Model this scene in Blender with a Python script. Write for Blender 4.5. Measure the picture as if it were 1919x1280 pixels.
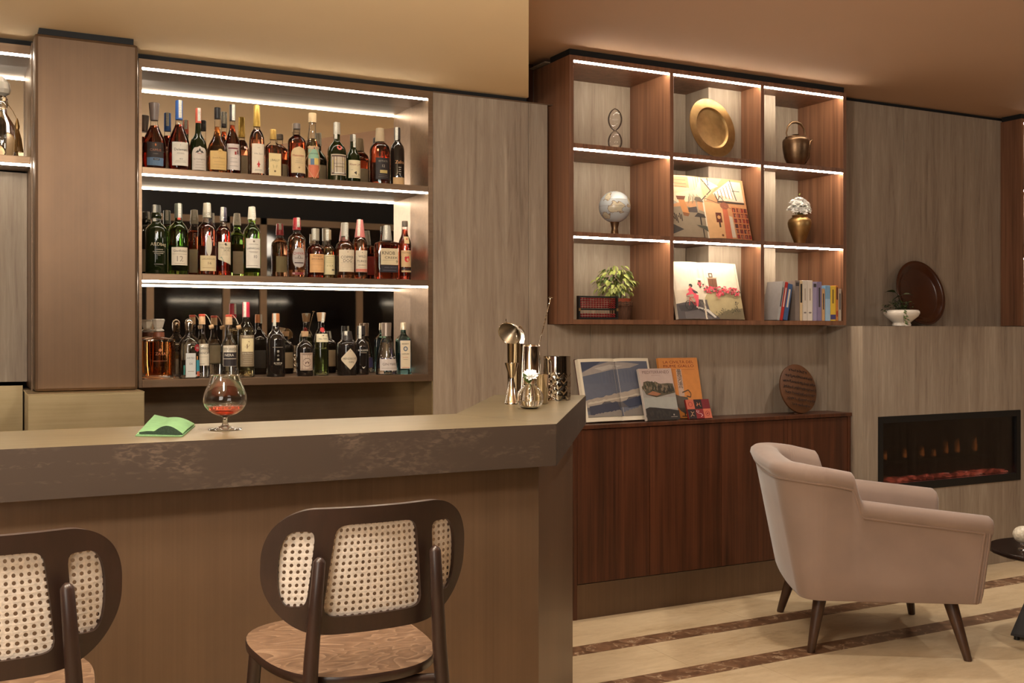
import bpy, math, random
from math import sin, cos, pi, radians, tan, atan, sqrt
from mathutils import Vector, Matrix
from mathutils.geometry import tessellate_polygon
random.seed(7)
for o in list(bpy.data.objects): bpy.data.objects.remove(o)
SC = bpy.context.scene
C = SC.collection

# ------------------------------------------------------------------ camera
FPX, YAW, EYE, HORIZON = 1980.0, radians(27.3), 1.30, 622.0
cam = bpy.data.cameras.new('camera'); cam.sensor_width = 36; cam.lens = FPX/1919*36
cam.shift_y = -(640-HORIZON)/1919; cam.clip_start = 0.05
camo = bpy.data.objects.new('camera', cam); C.objects.link(camo)
camo.location = (0, 0, EYE); camo.rotation_euler = (radians(90), 0, -YAW)
SC.camera = camo

# ------------------------------------------------------------------ world, lamps, exposure
w = bpy.data.worlds.new('world'); SC.world = w; w.use_nodes = True
w.node_tree.nodes['Background'].inputs[0].default_value = (1, .85, .7, 1)
w.node_tree.nodes['Background'].inputs[1].default_value = 0.05
SC.view_settings.view_transform = 'Standard'; SC.view_settings.look = 'None'
SC.view_settings.gamma = 1; SC.view_settings.use_curve_mapping = False
SC.view_settings.exposure = 0.0
SC.cycles.use_denoising = True
SC.cycles.max_bounces = 12; SC.cycles.transparent_max_bounces = 24
SC.cycles.transmission_bounces = 10; SC.cycles.glossy_bounces = 6
SC.cycles.caustics_reflective = True; SC.cycles.caustics_refractive = False
SC.cycles.sample_clamp_indirect = 4.0
WARM = (1.0, .905, .79)
def lamp(name, kind, loc, power, col=WARM, aim=None, **kw):
    l = bpy.data.lights.new(name, kind); l.energy = power; l.color = col
    for k, v in kw.items(): setattr(l, k, v)
    o = bpy.data.objects.new(name, l); C.objects.link(o); o.location = loc
    if aim is not None:
        o.rotation_euler = (Vector(aim)-Vector(loc)).to_track_quat('-Z', 'Y').to_euler()
    return o
lamp('pendant_lamp', 'POINT', (-.7, 1.3, 2.12), 62, shadow_soft_size=.10)  # added fill points out of view, brightening bar, walls and ceiling; no real fixtures
lamp('pendant_lamp', 'POINT', (.10, 1.35, 2.12), 62, shadow_soft_size=.10)
lamp('pendant_lamp', 'POINT', (.86, 1.75, 2.12), 62, shadow_soft_size=.10)
lamp('pendant_lamp', 'POINT', (3.1, 1.5, 2.3), 15, shadow_soft_size=.12)  # added fill for the lounge side and higher ceiling, no fixture hangs here
lamp('pendant_lamp', 'POINT', (5.6, 1.7, 2.3), 16, shadow_soft_size=.12)
lamp('downlight', 'SPOT', (.35, 2.35, 2.36), 26, aim=(.35, 2.4, 0), spot_size=radians(110), spot_blend=.8, shadow_soft_size=.04)
lamp('downlight', 'SPOT', (1.25, 2.6, 2.36), 30, aim=(1.25, 2.7, 0), spot_size=radians(110), spot_blend=.8, shadow_soft_size=.04)
lamp('downlight', 'SPOT', (-.7, 2.35, 2.36), 24, aim=(-.7, 2.4, 0), spot_size=radians(110), spot_blend=.8, shadow_soft_size=.04)
lamp('downlight', 'SPOT', (3.9, 3.2, 2.56), 60, aim=(3.8, 3.2, 0), spot_size=radians(100), spot_blend=.8, shadow_soft_size=.05)
lamp('downlight', 'SPOT', (2.6, 2.9, 2.56), 60, aim=(2.6, 2.9, 0), spot_size=radians(100), spot_blend=.8, shadow_soft_size=.05)
lamp('downlight', 'SPOT', (5.3, 3.0, 2.56), 50, aim=(5.3, 3.0, 0), spot_size=radians(100), spot_blend=.8, shadow_soft_size=.05)
lamp('window_glow', 'AREA', (-1.4, -.6, 1.7), 38, aim=(1.0, 3.0, 1.0), shape='RECTANGLE', size=1.4, size_y=1.2)  # added area fill for the bar front; the windows behind give no light


# ------------------------------------------------------------------ pixel of the 1919x1280 frame -> point on a vertical / horizontal plane
def head(px): return YAW+atan((px-960)/FPX)
def at(px, py, Y):
    a = atan((px-960)/FPX); t = YAW+a; d = Y*cos(a)/cos(t)
    return Vector((Y*tan(t), Y, EYE-(py-HORIZON)*d/FPX))
def xat(px, Y): return Y*tan(head(px))
def dep(px, Y): return Y*cos(head(px)-YAW)/cos(head(px))
def onz(px, py, z):
    a = atan((px-960)/FPX); t = YAW+a; d = FPX*(EYE-z)/(py-HORIZON); Y = d*cos(t)/cos(a)
    return Vector((Y*tan(t), Y, z))

# ------------------------------------------------------------------ materials
def lin(c):
    return tuple(((x/255)/12.92 if x/255 <= .04045 else (((x/255)+.055)/1.055)**2.4) for x in c)
def nm(name):
    m = bpy.data.materials.new(name); m.use_nodes = True
    nt = m.node_tree; b = nt.nodes['Principled BSDF']
    return m, nt, b
def pset(b, **kw):
    for k, v in kw.items():
        b.inputs[k.replace('_', ' ')].default_value = v
def base(name, col, rough=.5, metal=0, var=.12, vs=(6, 6, 6), bump=0.0, **kw):
    """plain material with a procedural tonal variation"""
    m, nt, b = nm(name); c = lin(col)
    tc = nt.nodes.new('ShaderNodeTexCoord'); mp = nt.nodes.new('ShaderNodeMapping'); mp.inputs['Scale'].default_value = vs
    nz = nt.nodes.new('ShaderNodeTexNoise'); nz.inputs['Scale'].default_value = 1; nz.inputs['Detail'].default_value = 5
    rp = nt.nodes.new('ShaderNodeValToRGB')
    rp.color_ramp.elements[0].position = .3; rp.color_ramp.elements[1].position = .7
    rp.color_ramp.elements[0].color = (*[x*(1-var) for x in c], 1); rp.color_ramp.elements[1].color = (*[min(1, x*(1+var)) for x in c], 1)
    L = nt.links.new
    L(tc.outputs['Object'], mp.inputs['Vector']); L(mp.outputs['Vector'], nz.inputs['Vector']); L(nz.outputs['Fac'], rp.inputs['Fac']); L(rp.outputs['Color'], b.inputs['Base Color'])
    if bump:
        bp = nt.nodes.new('ShaderNodeBump'); bp.inputs['Strength'].default_value = bump; bp.inputs['Distance'].default_value = .002
        L(nz.outputs['Fac'], bp.inputs['Height']); L(bp.outputs['Normal'], b.inputs['Normal'])
    b.inputs['Roughness'].default_value = rough; b.inputs['Metallic'].default_value = metal
    pset(b, **kw)
    return m
def streak(name, cols, s1, s2, mix=.5, rough=.5, metal=0, bump=0.0, dist=0.0, **kw):
    """two stretched noises through a colour ramp: stone veins, wood grain, brushed metal"""
    m, nt, b = nm(name); L = nt.links.new; N = nt.nodes.new
    tc = N('ShaderNodeTexCoord'); outs = []
    for s in (s1, s2):
        mp = N('ShaderNodeMapping'); mp.inputs['Scale'].default_value = s
        nz = N('ShaderNodeTexNoise'); nz.inputs['Scale'].default_value = 1; nz.inputs['Detail'].default_value = 6; nz.inputs['Distortion'].default_value = dist
        nz.inputs['Roughness'].default_value = .6
        L(tc.outputs['Object'], mp.inputs['Vector']); L(mp.outputs['Vector'], nz.inputs['Vector']); outs.append(nz)
    mx = N('ShaderNodeMix'); mx.inputs[0].default_value = mix
    L(outs[0].outputs['Fac'], mx.inputs[2]); L(outs[1].outputs['Fac'], mx.inputs[3])
    rp = N('ShaderNodeValToRGB'); cr = rp.color_ramp
    n = len(cols)
    while len(cr.elements) < n: cr.elements.new(.5)
    for i, c in enumerate(cols):
        cr.elements[i].position = .32+.36*i/(n-1); cr.elements[i].color = (*lin(c), 1)
    L(mx.outputs[0], rp.inputs['Fac']); L(rp.outputs['Color'], b.inputs['Base Color'])
    if bump:
        bp = N('ShaderNodeBump'); bp.inputs['Strength'].default_value = bump; bp.inputs['Distance'].default_value = .002
        L(mx.outputs[0], bp.inputs['Height']); L(bp.outputs['Normal'], b.inputs['Normal'])
    b.inputs['Roughness'].default_value = rough; b.inputs['Metallic'].default_value = metal
    pset(b, **kw)
    return m
def emit(name, col, s):
    m, nt, b = nm(name); pset(b, Base_Color=(0, 0, 0, 1), Emission_Color=(*col, 1), Emission_Strength=s); return m
def shell(name, tint=(1, 1, 1), k=.22, rough=.02, base_=.03):
    """thin clear glass: see-through with fresnel reflections"""
    m = bpy.data.materials.new(name); m.use_nodes = True; nt = m.node_tree; nt.nodes.clear(); N = nt.nodes.new; L = nt.links.new
    o = N('ShaderNodeOutputMaterial'); mx = N('ShaderNodeMixShader'); t = N('ShaderNodeBsdfTransparent'); g = N('ShaderNodeBsdfGlossy'); lw = N('ShaderNodeLayerWeight')
    t.inputs[0].default_value = (*tint, 1); g.inputs['Roughness'].default_value = rough; lw.inputs['Blend'].default_value = k
    mu = N('ShaderNodeMath'); mu.operation = 'MULTIPLY_ADD'; mu.inputs[1].default_value = .9; mu.inputs[2].default_value = base_; mu.use_clamp = True
    L(lw.outputs['Fresnel'], mu.inputs[0]); L(mu.outputs[0], mx.inputs[0]); L(t.outputs[0], mx.inputs[1]); L(g.outputs[0], mx.inputs[2]); L(mx.outputs[0], o.inputs[0])
    return m
def liquid(name, col, ior=1.33, rough=0.0):
    m, nt, b = nm(name); pset(b, Base_Color=(*col, 1), Roughness=rough, IOR=ior, Transmission_Weight=1.0); return m
_pc = {}
def ink(col, rough=.6):
    """flat printed or painted colour"""
    k = (tuple(col), rough)
    if k not in _pc: _pc[k] = base('print_%02x%02x%02x' % tuple(col), col, rough, var=.05, vs=(40, 40, 40))
    return _pc[k]

M = {}
M['travertine'] = streak('travertine', [(114, 99, 84), (140, 124, 107), (152, 137, 119), (170, 155, 136)], (14, 14, .8), (60, 60, 5), .38, .55, bump=.2, dist=1.1)
M['walnut'] = streak('walnut', [(80, 51, 35), (108, 72, 50), (127, 87, 62), (144, 102, 75)], (26, 26, .8), (150, 150, 2.5), .4, .42, bump=.12, dist=.35)
M['walnut_dark'] = streak('walnut_dark', [(40, 20, 10), (66, 35, 19), (84, 46, 27), (98, 56, 34)], (24, 24, .6), (120, 120, 2), .4, .38, bump=.12, dist=.3)
M['bronze'] = streak('bronze_panel', [(84, 64, 46), (95, 73, 53), (105, 82, 60)], (3, 3, 2), (60, 60, .7), .35, .42, .55, bump=.03)
M['bronze_dark'] = streak('bronze_dark', [(94, 75, 58), (105, 84, 65), (115, 92, 71)], (3, 3, 2), (80, 80, .6), .4, .42, .5)
M['shelf_metal'] = streak('shelf_metal', [(112, 91, 71), (124, 101, 80), (134, 111, 88)], (2, 30, 30), (3, 90, 90), .5, .36, .7)
M['steel'] = streak('brushed_steel', [(178, 158, 118), (190, 170, 130), (200, 180, 140)], (5, 5, 5), (2, 2, 90), .4, .32, .8)
M['steel_dark'] = streak('brushed_steel_dark', [(120, 104, 84), (132, 115, 94), (142, 125, 103)], (5, 5, 5), (2, 2, 90), .4, .3, .9)
M['counter_top'] = streak('counter_top_metal', [(118, 105, 78), (129, 115, 85), (139, 125, 93)], (4, 9, 4), (2, 60, 2), .4, .36, .55)
# weathered counter edge: dark metal with pale worn patches along its lower half
def counter_edge():
    m, nt, b = nm('counter_edge_metal'); N = nt.nodes.new; L = nt.links.new
    tc = N('ShaderNodeTexCoord')
    def noise(s, sc, d=6, dist=0):
        mp = N('ShaderNodeMapping'); mp.inputs['Scale'].default_value = s; nz = N('ShaderNodeTexNoise'); nz.inputs['Scale'].default_value = sc; nz.inputs['Detail'].default_value = d; nz.inputs['Distortion'].default_value = dist
        L(tc.outputs['Object'], mp.inputs['Vector']); L(mp.outputs['Vector'], nz.inputs['Vector']); return nz.outputs['Fac']
    patch = noise((1, 1, 2.2), 5.5, 4, .3); grain = noise((1, 1, 2.5), 60, 8, .5); st = noise((1.5, 1.5, 30), 2, 4)
    def math(op, a, bb):
        n = N('ShaderNodeMath'); n.operation = op; n.use_clamp = True
        for i, x in enumerate((a, bb)):
            if isinstance(x, (int, float)): n.inputs[i].default_value = x
            else: L(x, n.inputs[i])
        return n.outputs[0]
    def ramp(x, a, bb):
        n = N('ShaderNodeMapRange'); n.inputs['From Min'].default_value = a; n.inputs['From Max'].default_value = bb; L(x, n.inputs['Value']); return n.outputs[0]
    f = math('MULTIPLY', ramp(patch, .50, .64), ramp(grain, .45, .62))
    f = math('MAXIMUM', f, math('MULTIPLY', ramp(st, .58, .72), ramp(grain, .5, .7)))
    mx = N('ShaderNodeMix'); mx.data_type = 'RGBA'; mx.inputs[6].default_value = (*lin((62, 51, 43)), 1); mx.inputs[7].default_value = (*lin((90, 76, 64)), 1)
    L(f, mx.inputs[0]); L(mx.outputs[2], b.inputs['Base Color']); pset(b, Roughness=.5, Metallic=.25)
    return m
M['counter_edge'] = counter_edge()
M['ceiling'] = base('ceiling_plaster', (234, 208, 166), .9, var=.02, vs=(1.5, 1.5, 1.5))
M['ceiling_main'] = base('ceiling_plaster_main', (172, 138, 110), .9, var=.02, vs=(1.5, 1.5, 1.5))
M['black'] = base('black_gap', (12, 10, 9), .8)
M['marble'] = streak('floor_limestone', [(176, 150, 116), (196, 172, 136), (206, 183, 148), (214, 193, 160)], (2.2, 7, 2), (16, 40, 16), .35, .34, dist=.8)
def brown_marble():
    m, nt, b = nm('brown_marble'); N = nt.nodes.new; L = nt.links.new
    tc = N('ShaderNodeTexCoord'); vo = N('ShaderNodeTexVoronoi'); vo.feature = 'DISTANCE_TO_EDGE'; vo.inputs['Scale'].default_value = 11
    nz = N('ShaderNodeTexNoise'); nz.inputs['Scale'].default_value = 14; nz.inputs['Detail'].default_value = 8; nz.inputs['Distortion'].default_value = 1.2
    ad = N('ShaderNodeMix'); ad.data_type = 'RGBA'; ad.inputs[0].default_value = .12
    L(tc.outputs['Object'], nz.inputs['Vector']); L(tc.outputs['Object'], ad.inputs[6]); L(nz.outputs['Color'], ad.inputs[7]); L(ad.outputs[2], vo.inputs['Vector'])
    r1 = N('ShaderNodeMapRange'); r1.inputs['From Min'].default_value = .0; r1.inputs['From Max'].default_value = .05; r1.inputs['To Min'].default_value = .8; r1.inputs['To Max'].default_value = 0
    L(vo.outputs['Distance'], r1.inputs['Value'])
    r2 = N('ShaderNodeMapRange'); r2.inputs['From Min'].default_value = .44; r2.inputs['From Max'].default_value = .56; L(nz.outputs['Fac'], r2.inputs['Value'])
    mu = N('ShaderNodeMath'); mu.operation = 'MULTIPLY'; L(r1.outputs[0], mu.inputs[0]); L(r2.outputs[0], mu.inputs[1])
    rp = N('ShaderNodeValToRGB'); rp.color_ramp.elements[0].position = .35; rp.color_ramp.elements[1].position = .65
    rp.color_ramp.elements[0].color = (*lin((96, 68, 48)), 1); rp.color_ramp.elements[1].color = (*lin((132, 98, 72)), 1); L(nz.outputs['Fac'], rp.inputs['Fac'])
    mx = N('ShaderNodeMix'); mx.data_type = 'RGBA'; mx.inputs[7].default_value = (*lin((205, 178, 145)), 1)
    L(mu.outputs[0], mx.inputs[0]); L(rp.outputs['Color'], mx.inputs[6]); L(mx.outputs[2], b.inputs['Base Color']); pset(b, Roughness=.33); return m
M['brown_marble'] = brown_marble()
M['grout'] = base('grout', (120, 98, 74), .9)
M['led'] = emit('led_diffuser', (1, .87, .70), 38)
M['led_lib'] = emit('led_diffuser_library', (1, .86, .68), 85)
m, nt, b = nm('smoked_mirror'); pset(b, Base_Color=(.80, .76, .70, 1), Metallic=1, Roughness=.015); M['mirror'] = m
M['dark_glass'] = base('dark_window_glass', (9, 8, 8), .06, var=.05)
M['window_metal'] = base('window_frame_paint', (120, 98, 74), .5)
M['stool_wood'] = streak('stool_dark_wood', [(34, 22, 17), (44, 29, 23), (56, 37, 29)], (6, 6, 6), (60, 14, 14), .4, .36)
M['seat_ply'] = None
def ply():
    m, nt, b = nm('seat_plywood'); N = nt.nodes.new; L = nt.links.new
    tc = N('ShaderNodeTexCoord'); mp = N('ShaderNodeMapping'); mp.inputs['Scale'].default_value = (3.2, 5.5, 1)
    nz = N('ShaderNodeTexNoise'); nz.inputs['Scale'].default_value = 1.3; nz.inputs['Detail'].default_value = 3; nz.inputs['Distortion'].default_value = .5
    L(tc.outputs['Object'], mp.inputs[0]); L(mp.outputs[0], nz.inputs['Vector'])
    mu = N('ShaderNodeMath'); mu.operation = 'MULTIPLY'; mu.inputs[1].default_value = 22; L(nz.outputs['Fac'], mu.inputs[0])
    fr = N('ShaderNodeMath'); fr.operation = 'FRACT'; L(mu.outputs[0], fr.inputs[0])
    n2 = N('ShaderNodeTexNoise'); n2.inputs['Scale'].default_value = 60; n2.inputs['Detail'].default_value = 5; L(tc.outputs['Object'], n2.inputs['Vector'])
    mx = N('ShaderNodeMix'); mx.inputs[0].default_value = .3; L(fr.outputs[0], mx.inputs[2]); L(n2.outputs['Fac'], mx.inputs[3])
    rp = N('ShaderNodeValToRGB'); cr = rp.color_ramp; cr.elements.new(.75)
    for e, (p, c) in zip(cr.elements, ((.1, (88, 66, 49)), (.6, (106, 82, 62)), (.97, (138, 112, 88)))): e.position = p; e.color = (*lin(c), 1)
    L(mx.outputs[0], rp.inputs[0]); L(rp.outputs[0], b.inputs['Base Color']); pset(b, Roughness=.42); return m
M['seat_ply'] = ply()
M['cane'] = base('cane', (220, 208, 194), .6, var=.18, vs=(160, 160, 160), bump=.4)
M['velvet'] = base('velvet_upholstery', (138, 117, 104), .85, var=.10, vs=(5, 5, 5), Sheen_Weight=.35, Sheen_Roughness=.4)
M['velvet_piping'] = base('velvet_piping', (134, 110, 94), .8, var=.06, Sheen_Weight=.3)
M['leg_wood'] = streak('leg_dark_wood', [(48, 30, 20), (64, 42, 28), (80, 54, 36)], (8, 8, 3), (70, 70, 8), .5, .4)
M['table_black'] = base('table_dark_lacquer', (34, 22, 17), .18)
M['chrome'] = base('polished_steel', (196, 186, 172), .09, 1, var=.03)
M['brass'] = base('old_brass', (166, 134, 88), .42, 1, var=.22, vs=(22, 22, 22))
M['brass_dark'] = base('dark_brass', (122, 98, 74), .40, 1, var=.25, vs=(30, 30, 30))
M['lacquer'] = base('brown_lacquer', (66, 34, 18), .22, var=.15)
M['carved'] = base('carved_wood', (92, 56, 28), .55, var=.2, vs=(14, 14, 14))
M['clear'] = shell('clear_glass', k=.20, base_=.04)
M['thin_glass'] = liquid('drinking_glass', (1, 1, 1), 1.45)
M['crystal'] = liquid('crystal', (1, .98, .95), 1.45)
M['frost'] = base('frosted_glass', (214, 205, 190), .35, var=.06, Transmission_Weight=.5)
M['paper'] = base('paper', (226, 214, 190), .7, var=.03)
M['page'] = base('page_edges', (206, 196, 176), .8, var=.12, vs=(4, 4, 400))
M['porcelain'] = base('white_porcelain', (222, 212, 198), .16, var=.03)
M['leaf'] = base('plant_leaf', (74, 92, 40), .45, var=.35, vs=(30, 30, 30))
M['leaf_light'] = base('variegated_leaf', (150, 160, 84), .45, var=.4, vs=(60, 60, 60))
M['leaf_dark'] = base('dark_leaf', (38, 50, 22), .4, var=.3, vs=(30, 30, 30))
M['petal'] = base('white_petal', (255, 252, 246), .8, var=.01)
M['terracotta'] = base('terracotta', (150, 70, 44), .7)
M['basket'] = base('woven_basket', (90, 62, 44), .8, var=.4, vs=(90, 90, 20), bump=.6)
M['soil'] = base('soil', (34, 24, 17), .95)
M['cork'] = base('cork', (190, 156, 118), .8, var=.15, vs=(80, 80, 80))
M['fire_glass'] = shell('fireplace_glass', (.62, .55, .5), .3)
M['ember'] = None
def ember():
    m, nt, b = nm('glowing_embers'); N = nt.nodes.new; L = nt.links.new
    tc = N('ShaderNodeTexCoord'); nz = N('ShaderNodeTexNoise'); nz.inputs['Scale'].default_value = 38; nz.inputs['Detail'].default_value = 3; L(tc.outputs['Object'], nz.inputs['Vector'])
    rp = N('ShaderNodeValToRGB'); cr = rp.color_ramp; cr.elements.new(.6); cr.elements[0].position = .42; cr.elements[2].position = .7
    cr.elements[0].color = (.10, .012, .008, 1); cr.elements[1].color = (.9, .16, .10, 1); cr.elements[2].color = (1, .62, .5, 1)
    L(nz.outputs['Fac'], rp.inputs[0]); L(rp.outputs[0], b.inputs['Emission Color']); pset(b, Base_Color=(.05, .02, .02, 1), Emission_Strength=4.5); return m
M['ember'] = ember()
M['flame'] = emit('flame', (1, .32, .06), 1.6)
M['black_metal'] = base('black_metal', (9, 8, 8), .5)
M['seal'] = base('tax_seal_paper', (206, 204, 190), .6, var=.2, vs=(200, 200, 200))


# ------------------------------------------------------------------ mesh helpers
class MB:
    def __init__(s): s.v = []; s.f = []; s.m = []
    def add(s, vs, fs, mi=0, mat=None):
        n = len(s.v)
        for p in vs:
            p = Vector(p); s.v.append(tuple(mat @ p) if mat is not None else tuple(p))
        for f in fs: s.f.append([i+n for i in f]); s.m.append(mi)
        return s
    def box(s, x0, x1, y0, y1, z0, z1, mi=0, mat=None):
        vs = [(x, y, z) for z in (z0, z1) for y in (y0, y1) for x in (x0, x1)]
        return s.add(vs, [(0, 2, 3, 1), (4, 5, 7, 6), (0, 1, 5, 4), (2, 6, 7, 3), (0, 4, 6, 2), (1, 3, 7, 5)], mi, mat)
    def prism(s, poly, z0, z1, mi=0, mat=None):
        n = len(poly)
        vs = [(x, y, z0) for x, y in poly]+[(x, y, z1) for x, y in poly]
        fs = [tuple(reversed(range(n))), tuple(range(n, 2*n))]+[(i, (i+1) % n, n+(i+1) % n, n+i) for i in range(n)]
        return s.add(vs, fs, mi, mat)
    def lathe(s, prof, seg=32, mi=0, mat=None, sx=1, sy=1, n=None, ang=0, open_=False):
        """profile [(z, r[, squareness])]; closed at both ends when r > 0"""
        vs, fs = [], []
        for p in prof:
            z, r = p[0], p[1]; e = p[2] if len(p) > 2 else 2.0
            for i in range(seg):
                a = 2*pi*i/seg+ang; c, d = cos(a), sin(a)
                if e != 2.0:
                    k = (abs(c)**e+abs(d)**e)**(-1/e); c *= k; d *= k
                vs.append((r*c*sx, r*d*sy, z))
        m = len(prof)
        for j in range(m-1):
            for i in range(seg):
                a, b = j*seg+i, j*seg+(i+1) % seg
                fs.append((a, b, b+seg, a+seg))
        if prof[0][1] > 1e-5 and not open_: fs.append(tuple(reversed(range(seg))))
        if prof[-1][1] > 1e-5 and not open_: fs.append(tuple(range((m-1)*seg, m*seg)))
        return s.add(vs, fs, mi, mat)
    def tube(s, pts, r, seg=10, mi=0, closed=False, mat=None):
        pts = [Vector(p) for p in pts]; n = len(pts); rs = r if isinstance(r, (list, tuple)) else [r]*n
        vs, fs = [], []; ref = None
        for i, p in enumerate(pts):
            if closed: t = pts[(i+1) % n]-pts[i-1]
            else: t = pts[min(i+1, n-1)]-pts[max(i-1, 0)]
            t.normalize()
            if ref is None: ref = Vector((0, 0, 1)) if abs(t.z) < .9 else Vector((1, 0, 0))
            u = t.cross(ref).normalized(); v = u.cross(t).normalized(); ref = v
            for k in range(seg):
                a = 2*pi*k/seg; vs.append(p+(u*cos(a)+v*sin(a))*rs[i])
        for i in range(n if closed else n-1):
            for k in range(seg):
                a = i*seg+k; b = i*seg+(k+1) % seg; c = ((i+1) % n)*seg+(k+1) % seg; d = ((i+1) % n)*seg+k
                fs.append((a, b, c, d))
        if not closed:
            fs.append(tuple(reversed(range(seg)))); fs.append(tuple(range((n-1)*seg, n*seg)))
        return s.add(vs, fs, mi, mat)
    def grid(s, rows, mi=0, mat=None, wrap=False):
        nr, nc = len(rows), len(rows[0]); vs = [p for r in rows for p in r]; fs = []
        for j in range(nr-1):
            for i in range(nc if wrap else nc-1):
                k = (i+1) % nc
                fs.append((j*nc+i, j*nc+k, (j+1)*nc+k, (j+1)*nc+i))
        return s.add(vs, fs, mi, mat)
    def mesh(s, name, mats, smooth=False, ang=38):
        me = bpy.data.meshes.new(name); me.from_pydata(s.v, [], s.f)
        for m in (mats if isinstance(mats, (list, tuple)) else [mats]): me.materials.append(m)
        me.polygons.foreach_set('material_index', s.m)
        me.update()
        if smooth:
            me.polygons.foreach_set('use_smooth', [True]*len(me.polygons))
            me.set_sharp_from_angle(angle=radians(ang))
        return me
    def build(s, name, mats, parent=None, smooth=False, bevel=0, ang=38, **tags):
        o = bpy.data.objects.new(name, s.mesh(name, mats, smooth, ang)); C.objects.link(o)
        if parent is not None: o.parent = parent
        if bevel:
            b = o.modifiers.new('bevel', 'BEVEL'); b.width = bevel; b.segments = 2; b.limit_method = 'ANGLE'
        for k, v in tags.items(): o[k] = v
        return o
def box(name, x0, x1, y0, y1, z0, z1, mats, parent=None, bevel=0, **t):
    return MB().box(x0, x1, y0, y1, z0, z1).build(name, mats, parent, bevel=bevel, **t)
def thing(name, label, cat, loc=(0, 0, 0), rot=(0, 0, 0), group=None):
    o = bpy.data.objects.new(name, None); C.objects.link(o); o.empty_display_size = .05
    o.location = loc; o.rotation_euler = rot; o['label'] = label; o['category'] = cat
    if group: o['group'] = group
    return o
def tag(o, label, cat, group=None):
    o['label'] = label; o['category'] = cat
    if group: o['group'] = group
    return o
def interp(tab, x):
    if x <= tab[0][0]: return tab[0][1]
    for (a, p), (b, q) in zip(tab, tab[1:]):
        if x <= b:
            t = (x-a)/(b-a); t = t*t*(3-2*t); return p+(q-p)*t
    return tab[-1][1]
def linp(tab, x):
    if x <= tab[0][0]: return tab[0][1]
    for (a, p), (b, q) in zip(tab, tab[1:]):
        if x <= b: return p+(q-p)*(x-a)/(b-a)
    return tab[-1][1]

# text as triangles: evaluated in a scratch scene so that the main scene is never re-evaluated
_ts = bpy.data.scenes.new('lettering_scratch'); _tc = {}
def glyphs(txt):
    if txt in _tc: return _tc[txt]
    c = bpy.data.curves.new('t', 'FONT'); c.body = txt; c.size = 1; c.resolution_u = 2; c.align_x = 'CENTER'; c.space_line = .85
    o = bpy.data.objects.new('t', c); _ts.collection.objects.link(o)
    vl = _ts.view_layers[0]; vl.update(); dg = vl.depsgraph
    me = bpy.data.meshes.new_from_object(o.evaluated_get(dg))
    vs = [tuple(v.co) for v in me.vertices]; fs = [tuple(p.vertices) for p in me.polygons]
    bpy.data.objects.remove(o); bpy.data.meshes.remove(me); bpy.data.curves.remove(c)
    if vs:
        x0 = min(v[0] for v in vs); x1 = max(v[0] for v in vs); y0 = min(v[1] for v in vs); y1 = max(v[1] for v in vs)
        vs = [((v[0]-(x0+x1)/2), (v[1]-(y0+y1)/2)) for v in vs]; _tc[txt] = (vs, fs, x1-x0, y1-y0)
    else: _tc[txt] = ([], [], 1, 1)
    return _tc[txt]
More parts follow.
